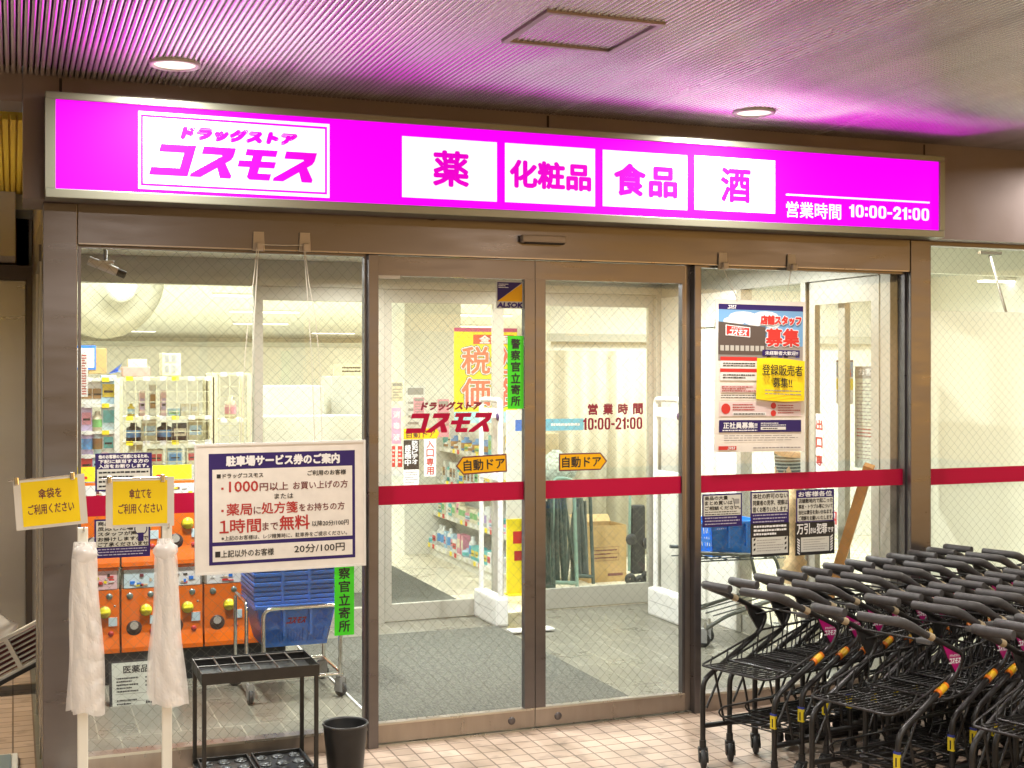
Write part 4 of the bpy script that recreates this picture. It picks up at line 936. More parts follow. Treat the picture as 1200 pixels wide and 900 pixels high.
# ------------------------------------------------------------------ capsule toy machines (two tiers)
YC = 1.72
sep = [fx(q, YC) for q in (93, 141.5, 190, 239, 288, 337)]
zb0 = at(240, 757.5, YC)[1]; pitch = .50
wn_m = mat('machine_window', (.30, .28, .24), .2); prod_cols = [paper, paper, mat('pale_blue', (.55, .68, .72), .5), mat('pale_pink2', (.75, .5, .52), .5), mat('tan_print', (.6, .42, .25), .5), pop_y]
def machine(i, tier, label):
    w = sep[i + 1] - sep[i] - .012; x = (sep[i] + sep[i + 1]) / 2; z = max(.03, zb0) + tier * pitch
    t = thing('capsule_machine', label, 'vending machine', (x, YC, z), group='orange capsule toy machines')
    b = MB(); h = pitch - .006
    b.prism([(-.0, 0), (-.0, .025), (.02, .105), (.02, .365), (.40, .365), (.40, 0)], -w / 2, w / 2, orange_m, 'x'); b.build('body', t, False)
    b = MB(); b.box(-w / 2, w / 2, .03, .40, .3655, h, wn_m, .008); b.box(-w / 2 + .006, w / 2 - .006, .022, .031, h - .018, h, orange_m); b.build('case', t, False)
    rg = random.Random(i * 7 + tier); b = MB()
    b.box(-w * .44, w * .44, .020, .026, .370, .478, rg.choice(prod_cols))
    for k in range(9):
        u, v = rg.uniform(-.36, .24), rg.uniform(.375, .45); b.box(w * u, w * (u + rg.uniform(.05, .16)), .0165 - k * .0002, .0199, v, v + rg.uniform(.006, .02), rg.choice([tan_, red_b, brown_t, pop_y, blue_c, dark_t, paper]))
    b.build('display_card', t, False)
    b = MB(); b.lathe([(.001, -.008), (.034, -.006), (.037, .0), (.037, .02)], (w * .12, .019, .238), mat('knob_rim', (.35, .22, .02), .4), 24, 'y'); b.lathe([(.001, -.022), (.03, -.02), (.033, -.008)], (w * .12, .019, .238), knob_y, 24, 'y'); b.box(w * .12 - .028, w * .12 + .028, -.012, .0, .231, .245, knob_y, .004); b.build('knob', t, False)
    b = MB(); b.lathe([(.001, -.004), (.042, -.004), (.047, .004)], (-w * .18, .02, .135), mat('chute_dark', (.06, .03, .025), .4), 24, 'y'); b.lathe([(.001, -.006), (.024, -.006)], (-w * .18, .02, .15), mat('chute_card', (.5, .46, .4), .5), 10, 'y'); b.build('chute', t, False)
    b = MB(); b.box(w * .22, w * .44, .014, .0202, .155, .205, MATS['pale_blue']); b.build('price_card', t, False)
    b = MB(); b.lathe([(.001, -.006), (.018, -.005), (.020, .003)], (-w * .29, .02, .325), mat('coin_plate', (.22, .28, .26), .35, .6), 16, 'y'); b.lathe([(.001, -.006), (.017, -.005), (.019, .003)], (w * .24, .02, .328), MATS['coin_plate'], 16, 'y'); b.lathe([(.001, -.005), (.010, .003)], (w * .38, .02, .27), MATS['coin_plate'], 12, 'y'); b.build('coin_slot', t, False)
    b = MB(); b.lathe([(.001, -.006), (.014, -.005), (.017, .006)], (w * .28, .016, .11), red_t, 16, 'y'); b.build('return_button', t, False)
tan_ = MATS['tan_print']
pos = ['leftmost', 'second from the left', 'third from the left', 'fourth from the left', 'rightmost, beside the blue baskets']
for tier in (0, 1):
    for i in range(5): machine(i, tier, f"orange capsule machine, {('lower', 'upper')[tier]} tier, {pos[i]}")
b = MB(); b.box(sep[0], sep[-1] - .01, YC + .01, YC + .38, .002, max(.03, zb0) - .001, dark_t); one('machine_plinth', b, 'low black plinth carrying the capsule toy machines', 'plinth', (sep[2], YC + .2, 0))
zt2 = max(.03, zb0) + 2 * pitch
for (p, q, s) in ((90, 112, 'yellow header card on the capsule machines at the far left end'), (180, 226, 'yellow header card on the capsule machines left of the parking board'), (113, 178, 'yellow header card on capsule machines behind the purple notice')):
    x0, x1 = fx(p, YC), fx(q, YC); b = MB(); b.box(x0, x1, YC + .05, YC + .056, zt2, zt2 + .085, pop_y); b.box(x0 + .02, x0 + .06, YC + .0485, YC + .0499, zt2 + .015, zt2 + .03, red_b); one('header_card', b, s, 'card', (x0, YC + .05, zt2))
def drugs(b, w, h):
    b.box(-w / 2, w / 2, -h / 2, h / 2, -.006, 0, dark_t); b.rect(-w * .46, -h * .46, w * .46, h * .46, .0005, mat('pale_paper', (.52, .53, .46), .5)); b.text('医薬品の販売', -w * .3, h * .26, w * .42, h * .40, .001, dark_t, .001)
    for k in range(3): b.box(-w * .42, w * .42, -h * .12 - k * h * .14, -h * .115 - k * h * .14, .0006, .0008, dark_t)
    b.bars(-w * .4, -h * .1, -w * .1, h * .2, 5, .001, dark_t, .55, 2); b.bars(w * .0, -h * .02, w * .35, h * .2, 3, .001, dark_t, .4, 3); b.bars(-w * .4, -h * .4, -w * .12, -h * .2, 3, .001, dark_t, .5, 4); b.bars(0, -h * .34, w * .3, -h * .25, 1, .001, dark_t, .6, 5)
o = sheet('framed_notice', 'framed notice about medicines leaning at the foot of the capsule machines', 'notice', (128, 776, 212, 831), 1.25, drugs); o.rotation_euler = (R(72), 0, 0)

# ------------------------------------------------------------------ cart with a tall stack of blue baskets
bx0, bx1 = fx(300, 1.05), fx(392, 1.05); bw = bx1 - bx0; yb0 = 1.05; bd = .42
bt = thing('basket_cart', 'chrome cart holding a tall stack of blue baskets behind the left window', 'cart', ((bx0 + bx1) / 2, yb0 + .2, 0))
zr0 = at(310, 714, yb0 - .05)[1]
b = MB()
b.bend([(bx0 + .03, yb0 - .06, .12), (bx0 + .03, yb0 - .06, zr0), (bx1 + .02, yb0 - .06, zr0), (bx1 + .02, yb0 - .06, .12)], .012, chrome, 8, .05)
b.bend([(bx0 - .05, yb0 + .4, .12), (bx0 - .05, yb0 + .4, zr0 + .03), (bx0 - .05, yb0 + .02, zr0 + .03), (bx0 - .05, yb0 + .02, .12)], .011, chrome, 8, .05)
for y in (yb0 - .06, yb0 + .4): b.tube([(bx0 - .05, y, .13), (bx1 + .03, y, .13)], .011, chrome, 8)
for x in (bx0 - .04, bx1 + .03): b.tube([(x, yb0 - .06, .128), (x, yb0 + .4, .128)], .011, chrome, 8)
b.tube([(bx1 + .03, yb0 + .4, .13), (bx1 + .03, yb0 + .4, zr0 + .02)], .012, chrome, 8); b.build('frame', bt)
def caster(parent, x, y, sc=1.0, ang=0.0):
    f = MB(); f.box(-.014 * sc, .014 * sc, -.01, .03 * sc, .035 * sc, .10 * sc, grey_pl, .004); f.tube([(0, 0, .09 * sc), (0, 0, .13 * sc)], .008 * sc, chrome, 6)
    for s in (-1, 1): f.box(s * .014 * sc - .002, s * .014 * sc + .002, -.015 * sc, .035 * sc, .025 * sc, .09 * sc, grey_pl)
    l = parent.location
    o = f.build('caster', parent, False); o.location = (x - l.x, y - l.y, 0); o.rotation_euler = (0, 0, ang)
    w = MB(); w.lathe([(.012 * sc, -.011 * sc), (.034 * sc, -.011 * sc), (.038 * sc, -.006 * sc), (.038 * sc, .006 * sc), (.034 * sc, .011 * sc), (.012 * sc, .011 * sc)], (0, .012 * sc, .038 * sc), wheel_m, 18, 'x'); q = w.build('wheel', o, False)
    return o
for i, (x, y) in enumerate(((bx0 - .04, yb0 - .06), (bx1 + .03, yb0 - .06), (bx0 - .04, yb0 + .4), (bx1 + .03, yb0 + .4))): caster(bt, x, y, 1.15, .5 * i)
def basket_mesh(w, d, h, m, big=False):
    b = MB(); tp = .045; n = 4
    def ring(f): return [(-w / 2 + tp * f, 0 + tp * f), (w / 2 - tp * f, 0 + tp * f), (w / 2 - tp * f, d - tp * f), (-w / 2 + tp * f, d - tp * f)]
    top, bot = ring(0), ring(1)
    if not big:
        for i in range(4):
            a, c_ = top[i], top[(i + 1) % 4]; e, f = bot[i], bot[(i + 1) % 4]
            b.add([(a[0], a[1], h), (c_[0], c_[1], h), (f[0], f[1], 0), (e[0], e[1], 0)], [(0, 1, 2, 3)], m)
    else:                                                     # slotted walls
        for i in range(4):
            a, c_ = Vector((*top[i], h)), Vector((*top[(i + 1) % 4], h)); e, f = Vector((*bot[i], 0)), Vector((*bot[(i + 1) % 4], 0))
            P = lambda u, v: (e.lerp(f, u)).lerp(a.lerp(c_, u), v)
            def q(u0, u1, v0, v1): b.add([P(u0, v0), P(u1, v0), P(u1, v1), P(u0, v1)], [(0, 1, 2, 3)], m)
            N_ = 22
            q(0, 1, 0, .1); q(0, 1, .42, .52); q(0, 1, .84, 1)
            for k in range(N_ + 1):
                u0 = k / (N_ + 1); u1 = u0 + .55 / (N_ + 1)
                if k % 7 == 0: u1 = u0 + 1 / (N_ + 1)
                q(u0, u1, .1, .42)
                if .28 < u0 < .72 and i == 0: u1 = u0 + 1 / (N_ + 1)
                q(u0, u1, .52, .84)
    b.add([(p[0], p[1], 0) for p in bot], [(0, 1, 2, 3)], m)
    r = .012
    b.box(-w / 2 - r, w / 2 + r, -r, 0.002, h - .014, h + .006, m, .003); b.box(-w / 2 - r, w / 2 + r, d - .002, d + r, h - .014, h + .006, m, .003)
    b.box(-w / 2 - r, -w / 2 + .002, .002, d - .002, h - .014, h + .006, m, .003); b.box(w / 2 - .002, w / 2 + r, .002, d - .002, h - .014, h + .006, m, .003)
    for k in (.33, .67): x = -w / 2 + w * k; b.box(x - .007, x + .007, -r - .003, -.001, h * .3, h - .014, m)
    return b
xb_ = (bx0 + bx1) / 2; zbase = at(340, 757, yb0)[1]
b = basket_mesh(bw, bd, .235, blue_b, True); b.text('ドラッグストア', -.05, .158, .05, .170, 0, red_b, .001) if False else None
lg = MB(); logo(lg, -.055, .13, .055, .165, 0, red_d); b.add([(x, -.0 + .045 * (1 - z / .235) - .004 - h, z) for (x, z, h) in lg.v], lg.f, red_d)
o = b.build('shopping_basket'); o.location = (xb_, yb0 - .04, zbase); tag(o, 'slotted blue basket with red lettering at the bottom of the stack', 'basket', None, None); o['group'] = 'blue shopping baskets stacked on the chrome cart'
zs0 = at(340, 712, yb0)[1]; zs1 = at(340, 640, yb0)[1]; NB = 18
proto = basket_mesh(bw, bd, .21, blue_b).build('shopping_basket')
for k in range(NB):
    o = proto if k == 0 else proto.copy()
    if k: COL.objects.link(o)
    o.location = (xb_ + random.uniform(-.003, .003), yb0 + random.uniform(-.004, .004), zs0 - .20 + (zs1 - zs0) * k / (NB - 5))
    tag(o, f"nested blue shopping basket, {ORD[k]} up from the slotted one in the stack", 'basket', 'blue shopping baskets stacked on the chrome cart')

# cart with a bright blue basket behind the right window
sx, sy = on(845, 757); sx0 = sx
t = thing('basket_trolley', 'grey trolley carrying a bright blue basket, behind the right window', 'cart', (sx + .2, sy, 0))
b = MB(); gm = mat('trolley_grey', (.16, .17, .15), .4, .5)
zq = at(845, 655, sy)[1]
for s in (0, .34):
    b.bend([(sx - .12, sy + s, .12), (sx + .05, sy + s, .20), (sx + .50, sy + s, .30), (sx + .42, sy + s, zq), (sx - .2, sy + s, zq + .05)], .013, gm, 8, .06)
for k in range(7): x = sx - .15 + k * .1; b.tube([(x, sy, zq - .01), (x + .05, sy + .34, zq - .01)], .005, gm, 5)
for k in range(4): b.tube([(sx - .2, sy + .02 + k * .1, zq - .012), (sx + .5, sy + .02 + k * .1, zq - .02)], .005, gm, 5)
for k in range(4): b.tube([(sx - .05, sy + .02 + k * .1, .2), (sx + .5, sy + .02 + k * .1, .3)], .005, gm, 5)
b.build('frame', t)
for (x, y) in ((sx - .12, sy), (sx - .02, sy + .12), (sx + .45, sy), (sx + .45, sy + .34)): caster(t, x, y, 1.25, .7)
b = basket_mesh(.42, .34, .23, blue_c, True); b.add([(-.2, .003, .19), (.2, .003, .19), (.165, .035, .02), (-.165, .035, .02)], [(0, 1, 2, 3)], blue_c); o = b.build('shopping_basket'); o.location = (sx + .12, sy - .0, zq + .01); o.rotation_euler = (0, 0, R(6)); tag(o, 'bright blue shopping basket on the grey trolley behind the right window', 'basket')

# security camera under the vestibule ceiling
cx_, cz_ = at(126, 314, .5)
t = thing('security_camera', 'white bullet security camera under the ceiling behind the left window', 'camera', (cx_, .5, cz_))
b = MB(); b.tube([(-.09, 0, .035), (.045, 0, -.018)], .022, white_pl, 10); b.box(-.05, .03, -.024, .024, .02, .035, white_pl, .004); b.build('body', t, False)
b = MB(); b.tube([(.045, 0, -.018), (.085, 0, -.034)], .019, dark_t, 10); b.build('lens', t, False)
b = MB(); b.tube([(-.01, 0, .03), (-.01, 0, ZV - cz_)], .009, grey_pl, 8); b.build('bracket', t, False)

# ------------------------------------------------------------------ shop shell
ZSH = 2.9
b = MB(); b.box(XL - 8, 24, YIN + .06, 38, ZSH, ZSH + .1, mat('shop_ceiling', (.80, .82, .76), .8)); b.box(XSIDE + .1, 24, .1, YIN + .06, ZSH, ZSH + .1, MATS['shop_ceiling']); struct('shop_ceiling', b)
sb_ = MB(); sb_.box(XL - 8, 24, 38, 38.2, 0, ZSH, cream); struct('shop_back_wall', sb_)
sb_ = MB(); sb_.box(XL - .1, XL + .05, 3.6, 38, 0, ZSH, cream); struct('shop_left_wall', sb_)
sb_ = MB(); sb_.box(XR + 2.2, XR + 2.4, .05, 12, 0, ZSH, cream); sb_.box(XR + 2.4, 24, 11.8, 12, 0, ZSH, cream); struct('shop_right_wall', sb_)
b = MB(); b.box(fx(1080), XR + 2.2, .06, .09, ZF, ZSH, cream); b.box(XL + .05, XR + 2.2, YIN - .02, YIN + .05, ZV + .06, ZSH, cream); struct('shop_front_wall', b)
tube_m = emit('fluorescent_tube', (1, 1, .95), 3.0)
def shoplight(x, y, label, w=1.2, power=0, z=ZSH):
    t = thing('fluorescent_light', label, 'ceiling light', (x, y, z), group='fluorescent lights on the shop ceiling')
    b = MB(); b.box(-w / 2, w / 2, -.07, .07, -.03, 0, white_pt, .006); b.build('housing', t, False)
    b = MB(); b.box(-w / 2 + .02, w / 2 - .02, -.055, .055, -.045, -.0302, tube_m); b.build('tube', t, False)
    if power: lamp_area('shop_lamp', (0, 0, -.06), w, power, (.93, 1, .98), 'RECTANGLE', .12, parent=t)
for j, (y, xs) in enumerate(((3.4, (1.0, 2.6, 6.2)), (4.6, (1.2, 7.6)), (8.2, (.9, 3.6, 6.3, 9.5)), (12, (.6, 3.2, 5.8, 8.4)), (17, (1.2, 4.2, 8.3, 11.5)), (23, (1.5, 5.2, 10.2, 13.5)), (30, (3, 8.5, 13.2)))):  # nearest row added, hidden above the header, to light the goods from in front
    for i, x in enumerate(xs): shoplight(x, y, 'long white fluorescent light on the shop ceiling, nearest row added out of view', 1.25, P_SHOP * (1 if y < 7 else 2.6))
for i, (px, py) in enumerate(((1160, 314), (1180, 326))):
    v = (HZ - py) / F; x_, y_ = on(px, py, 2.78); shoplight(x_, y_, ['nearest fluorescent light above the frosted window film', 'second fluorescent light above the frosted film, just behind the nearest'][i], 1.3, P_SHOP if i == 0 else 0, 2.78) if i == 0 else shoplight(x_ + .3, y_, 'second fluorescent light above the frosted film, just behind the nearest', 1.3, 0, 2.78)

shoplight(6.2, 1.0, 'added fluorescent light out of view above the frosted window', 1.3, P_SHOP, 2.88)  # added out of view to brighten the frosted film
shoplight(5.9, 4.4, 'added fluorescent light over the shop aisle right of the vestibule', 1.3, P_SHOP, 2.88)  # also added, to brighten the shop behind the right windows
# pale round duct mouth hanging below the shop ceiling
xq, zq_ = at(138, 338, 5.2)
b = MB(); dm = mat('duct_paint', (.60, .56, .42), .5)
b.lathe([(.001, -.10), (.10, -.12), (.14, -.08), (.17, -.02), (.30, .02), (.44, .10), (.50, .20), (.50, .5)], (0, 0, 0), dm, 40, 'y'); o = one('round_duct', b, 'large pale round duct mouth below the shop ceiling at left', 'duct'); o.location = (xq, 5.2, zq_ + .02); o.rotation_euler = (R(14), 0, R(18))
# back rail
b = MB(); z = at(200, 402.5, 8)[1]; b.box(XL + .06, fx(432, 8), 8, 8.06, z - .03, z + .02, mat('rail_grey', (.42, .42, .36), .5)); b.box(XL + .06, fx(432, 8), 8.06, 8.1, 0, z - .03, white_pt); one('display_wall', b, 'white display wall with grey top rail at the back left of the shop', 'wall', (2, 8, 0))
# ------------------------------------------------------------------ goods
palette = [mat('goods_' + n, c, .45) for n, c in (('white', (.74, .74, .7)), ('pink', (.72, .30, .38)), ('blue', (.10, .30, .62)), ('teal', (.12, .48, .48)), ('yellow', (.80, .60, .06)), ('red', (.62, .05, .05)), ('green', (.18, .45, .15)), ('cream', (.75, .68, .5)), ('sky', (.45, .65, .78)), ('brown', (.32, .18, .08)), ('lilac', (.5, .4, .62)))]
def pack_mesh(w, d, h, m1, m2, kind):
    b = MB()
    if kind == 0: b.box(-w / 2, w / 2, -d / 2, d / 2, 0, h, m1, .004); b.box(-w * .4, w * .4, -d / 2 - .002, -d / 2, h * .25, h * .7, m2); b.box(-w * .3, w * .3, -d / 2 - .003, -d / 2 - .002, h * .4, h * .48, dark_t)
    elif kind == 1: b.lathe([(.001, 0), (w * .45, 0), (w * .45, h * .72), (w * .2, h * .82), (w * .2, h), (.001, h)], (0, 0, 0), m1, 12); b.lathe([(w * .455, h * .2), (w * .455, h * .6)], (0, 0, 0), m2, 12)
    else: b.prism([(-w / 2, 0), (w / 2, 0), (w * .46, h * .9), (w * .5, h), (-w * .5, h), (-w * .46, h * .9)], -d / 2, d / 2, m1, 'y'); b.box(-w * .38, w * .38, -d / 2 - .002, -d / 2, h * .3, h * .75, m2)
    return b
def protos(name, sizes, seed, N=7):
    rg = random.Random(seed); out = []
    for i in range(N):
        w, d, h = rg.choice(sizes); out.append((pack_mesh(w * rg.uniform(.85, 1.1), d, h * rg.uniform(.8, 1.1), rg.choice(palette), rg.choice(palette), rg.choice((0, 0, 1, 2))), w)) 
    return out
KIND = {}
def goods(x0, y0, x1, y1, z, step, label, group, seed, rot, sizes=((.09, .06, .18), (.11, .08, .15), (.08, .07, .22)), name='goods_pack', pal=None):
    rg = random.Random(seed); P = []
    for i in range(6):
        w, d, h = rg.choice(sizes); P.append(pack_mesh(w * rg.uniform(.85, 1.1), d, h * rg.uniform(.8, 1.1), rg.choice(pal or palette), rg.choice(palette), rg.choice((0, 0, 1, 2))).build(name))
    used = set(); n = int(math.hypot(x1 - x0, y1 - y0) / step); q = 0; cur = 0
    for k in range(n):
        if k % 2 == 0 or pal: cur = rg.randrange(6)
        o = P[cur]
        if cur in used: o = o.copy(); COL.objects.link(o)
        used.add(cur)
        t = (k + .5) / n; o.location = (x0 + (x1 - x0) * t, y0 + (y1 - y0) * t, z); o.rotation_euler = (0, 0, rot + rg.uniform(-.08, .08)); tag(o, label, 'goods', group)
    for i, o in enumerate(P):
        if i not in used: bpy.data.objects.remove(o)
pale = [palette[i] for i in (0, 0, 7, 7, 8, 10)] + [mat('pale_blue', (.55, .68, .72), .5), mat('pale_pink2', (.75, .5, .52), .5)]
mixed = [palette[i] for i in (0, 0, 0, 8, 3, 2, 7, 4, 1)]
# long gondola running into the shop (faces the doorway mat)
GX, GY0, GY1 = 3.86, 4.0, 8.6
t = thing('shelf_unit', 'long white goods shelf running into the shop behind the left door', 'shelf', (GX, GY0, 0))
levels = [(.11, 0), (.42, .06), (.74, .10), (1.06, .12)]
b = MB(); b.box(GX + .30, GX + .33, GY0, GY1, 0, 1.5, white_pt); b.box(GX + .02, GX + .30, GY0, GY1, 0, .10, white_pt); b.build('back_panel', t)
for z, ins in levels:
    b = MB(); b.box(GX + ins, GX + .30, GY0, GY1, z - .018, z, white_pt); b.box(GX + ins - .008, GX + ins, GY0, GY1, z - .03, z + .01, mat('price_rail', (.68, .66, .55), .5))
    for k in range(34): yy = GY0 + .06 + k * .135; b.box(GX + ins - .0105, GX + ins - .0082, yy, yy + .06, z - .028, z + .014, (paper, pop_y, paper, red_b, paper)[(k * 3 + int(z * 10)) % 5])
    b.build('shelf_board', t)
b = MB(); b.box(GX, GX + .33, GY0 - .03, GY0, 0, 1.5, white_pt); b.build('end_panel', t)
for k, (z, ins) in enumerate(levels): goods(GX + ins + .08, GY0 + .05, GX + ins + .08, GY1, z + .001, .105, f"small colourful goods on the {('bottom', 'second', 'third', 'top')[k]} board of the long shelf", f"packs on the {('bottom', 'second', 'third', 'top')[k]} board of the long shelf", 20 + k, R(-90), ((.09, .06, .18), (.12, .08, .12), (.08, .07, .22), (.14, .08, .08)), 'goods_pack', mixed)
# second gondola to the left of the aisle
G2 = fx(447, 5.5)
# back left shelves seen above the capsule machines
def rack(x0, x1, y, zs, label, seed, name, col_, grid=False, gl=''):
    t = thing('shelf_rack', label, 'shelf', ((x0 + x1) / 2, y, 0)); b = MB(); d = .36
    for x in (x0, x1):
        for yy in (y, y + d): b.box(x - .018, x + .018, yy - .012, yy + .012, 0, zs[-1] + .0, col_)
    b.build('upright', t) if False else b.build('frame', t)
    for z in zs:
        b = MB(); b.box(x0 + .018, x1 - .018, y - .01, y + d, z - .02, z, col_)
        for k in range(int((x1 - x0) / .11)): b.box(x0 + .04 + k * .11 + (k * 7 % 3) * .012, x0 + .09 + k * .11 + (k * 7 % 3) * .012, y - .0125, y - .0102, z - .026, z + .006, (paper, paper, pop_y)[(k + seed) % 3])
        b.build('shelf_board', t)
    if grid:
        b = MB()
        for k in range(int((x1 - x0) / .075)): b.box(x0 + .03 + k * .075, x0 + .0352 + k * .075, y - .016, y - .0125, zs[0], zs[-1], grid)
        for k in range(int((zs[-1] - zs[0]) / .075)): b.box(x0 + .02, x1 - .02, y - .0125, y - .0105, zs[0] + .03 + k * .075, zs[0] + .0352 + k * .075, grid)
        b.build('wire_mesh', t)
    return t
crm = mat('cream_metal', (.66, .62, .42), .45)
YR = 3.75
Z = lambda py, Y=YR: at(200, py, Y)[1]
x0, x1 = fx(92, YR), fx(137, YR); zsA = [Z(556), Z(531), Z(504), Z(473), Z(443)]
rack(x0, x1, YR, zsA, 'narrow white shelf of snack bags at the far left of the shop', 1, 'x', white_pt)
for k in range(4): goods(x0 + .02, YR + .05, x1 - .02, YR + .05, zsA[k], .068, f"pale snack bags on the narrow shelf, {('fourth', 'third', 'second', 'first')[k]} row from the top", f"snack bags on the narrow shelf, row {k + 1}", 40 + k, 0, ((.10, .05, .20), (.09, .05, .18)), 'snack_bag', pale)
x0, x1 = fx(141, YR + .1), fx(248, YR + .1); zsB = [Z(546, 3.85), Z(517, 3.85), Z(488, 3.85), Z(442, 3.85)]
rack(x0, x1, YR + .1, zsB, 'cream wire mesh rack of goods standing behind the capsule machines', 2, 'x', crm, crm)
goods(x0 + .05, YR + .25, x0 + (x1 - x0) * .9, YR + .25, zsB[2], .07, 'small bottles and packs on the upper board of the cream wire rack', 'bottles on the cream wire rack', 51, 0, ((.05, .05, .22), (.06, .05, .1), (.09, .06, .06)), 'goods_pack', pale + [palette[4], palette[2]])
goods(x0 + .05, YR + .25, x1 - .05, YR + .25, zsB[1], .105, 'cream boxes on the middle board of the cream wire rack', 'boxes on the cream wire rack', 52, 0, ((.11, .1, .16),), 'goods_pack', [palette[7], crm, crm, dark_t])
goods(x0 + .05, YR + .25, x1 - .05, YR + .25, zsB[0], .12, 'dark and cream packs on the lowest board of the cream wire rack', 'packs on the lowest board of the wire rack', 53, 0, ((.1, .1, .15),), 'goods_pack', pale + [dark_t])
x0, x1 = fx(252, YR + .1), fx(292, YR + .1); zsC = [Z(540, 3.85), Z(492, 3.85), Z(437, 3.85)]
rack(x0, x1, YR + .1, zsC, 'slim cream wire rack right of the wider one, left of the inner post', 3, 'x', crm, crm)
goods(x0 + .05, YR + .25, x1 - .03, YR + .25, zsC[1], .11, 'tan packs standing on the slim cream rack', 'packs on the slim cream rack', 54, 0, ((.09, .08, .2),), 'goods_pack', [palette[7], tan_, crm])
def onbox(px, m, label, name, cat, Y=YR + .12, extra=None):
    xx0, zz1 = at(px[0], px[1], Y); xx1, zz0 = at(px[2], px[3], Y); b = MB(); b.box(xx0, xx1, Y, Y + .2, zz0, zz1, m, .004)
    if extra: extra(b, xx0, xx1, zz0, zz1, Y)
    return one(name, b, label, cat, ((xx0 + xx1) / 2, Y, zz0))
onbox((104, 408, 125, 438), card, 'tan cardboard carton on top of the narrow shelf', 'carton', 'carton', YR + .1, lambda b, a, c_, z0, z1, Y: b.box(a - .1, a + .05, Y - .004, Y - .001, z0 + .03, z1 + .02, blue_c) or b.box(a - .088, a + .038, Y - .006, Y - .004, z0 + .045, z1 + .0, paper))
onbox((144, 430, 176, 441), mat('rose_pack', (.55, .32, .28), .5), 'rose coloured packs stacked on the cream wire rack', 'goods_stack', 'goods', YR + .2, lambda b, a, c_, z0, z1, Y: b.box(a + .04, c_ - .02, Y + .02, Y + .15, z1, z1 + .06, palette[7]))
onbox((190, 414, 212, 440), crm, 'cream box with dark openings on top of the cream wire rack', 'display_box', 'box', YR + .2, lambda b, a, c_, z0, z1, Y: [b.box(a + .02 + k * .05, a + .05 + k * .05, Y - .003, Y - .0005, z0 + .02 + q * .08, z0 + .075 + q * .08, grey_pl) for k in range(2) for q in range(2)])
b = MB(); xx, zz = at(127, 438, YR + .1); b.add([(0, 0, 0), (.10, 0, .08), (.07, .05, .02), (.10, 0, .02), (.02, .05, 0)], [(0, 1, 2), (0, 2, 3), (0, 4, 3)], blue_c); one('blue_wrapper', b, 'crumpled bright blue wrapper on top of the narrow shelf', 'wrapper').location = (xx, YR + .1, zz)
xx0, zz1 = at(95, 415, YR - .05); b = MB(); sheet('shelf_strip', 'narrow vertical printed strip hanging beside the snack shelf', 'sign', (94, 413, 103, 465), YR - .05, lambda b, w, h: (b.box(-w / 2, w / 2, -h / 2, h / 2, -.001, 0, paper), b.bars(-w * .3, -h * .46, w * .3, h * .46, 16, .001, red_t, .6, 3)))
# white low counter and boxes behind the inner door left part
def blank(px, Y, m, label, name, cat, d=.4):
    xx0, zz1 = at(px[0], px[1], Y); xx1, zz0 = at(px[2], px[3], Y); b = MB(); b.box(xx0, xx1, Y, Y + d, zz0, zz1, m, .01); b.box(xx0 + .02, xx1 - .02, Y - .003, Y, zz0 + (zz1 - zz0) * .5, zz0 + (zz1 - zz0) * .5 + .01, MATS['rail_grey']); return one(name, b, label, cat, ((xx0 + xx1) / 2, Y, zz0))
blank((312, 452, 380, 700), 4.6, mat('pale_unit', (.56, .56, .48), .6), 'white counter unit standing behind the inner glass, right of the racks', 'counter', 'counter')
blank((388, 441, 440, 700), 4.9, MATS['pale_unit'], 'taller white cabinet behind the inner glass, beside the left door post', 'cabinet', 'cabinet')
blank((309, 488, 425, 700), 4.2, mat('cream_counter', (.55, .53, .42), .6), 'low cream counter in front of the white units behind the left window', 'counter', 'counter', .3)
sheet('counter_sign', 'small framed sign on top of the white cabinet', 'sign', (391, 426, 424, 440), 4.9, lambda b, w, h: (b.box(-w / 2, w / 2, -h / 2, h / 2, -.01, 0, crm), b.bars(-w * .2, -h * .3, w * .45, h * .3, 2, .001, dark_t, .5, 3)))
# white pillar and hanging signs by the entrance
X0, X1 = fx(474, 6.2), fx(540, 6.2); b = MB(); b.box(X0, X1, 6.2, 6.8, 0, ZSH, white_pt); one('shop_pillar', b, 'square white pillar in the shop behind the left door', 'pillar', (X0, 6.2, 0))
def tax(b, w, h):
    b.box(-w / 2, w / 2, -h / 2, h / 2, -.004, 0, pop_y); b.rect(-w / 2, h * .46, w / 2, h / 2, .0006, mag_t); b.rect(-w * .2, h * .33, w * .45, h * .43, .0006, red_b); b.text('全商品', -w * .10, h * .34, w * .40, h * .42, .0012, white_t, .004)
    for (s, u0, u1, v0, v1) in (('税', -.38, .06, .02, .30), ('込', .10, .46, .02, .30), ('価', -.38, .06, -.32, -.03), ('格', .10, .46, -.32, -.03)):
        for m_, bo, h_ in ((mat('shadow_green', (.02, .12, .05), .5), .020, .002), (white_t, .014, .004), (mat('coral', (.80, .13, .09), .5), .005, .006)): b.text(s, w * u0, h * v0, w * u1, h * v1, h_, m_, bo)
    b.rect(-w / 2, -h / 2, w / 2, -h * .38, .0006, mat('sky_band', (.35, .65, .72), .5))
sheet('price_banner', 'big yellow banner with red price characters hanging inside the left door', 'banner', (532, 384, 606, 495), 4.3, tax)
def strip(s, bg, ink, mx=.16): return lambda b, w, h: (b.box(-w / 2, w / 2, -h / 2, h / 2, -.001, 0, bg), vtext(b, s, w, h, ink, mx, .03, .03, .0012, .0015))
YD = YIN - .024
sheet('entrance_strip', 'white strip with dark red entrance only characters on the inner door', 'sign', (497, 514, 511, 558), YD, strip('入口専用', paper, red_t))
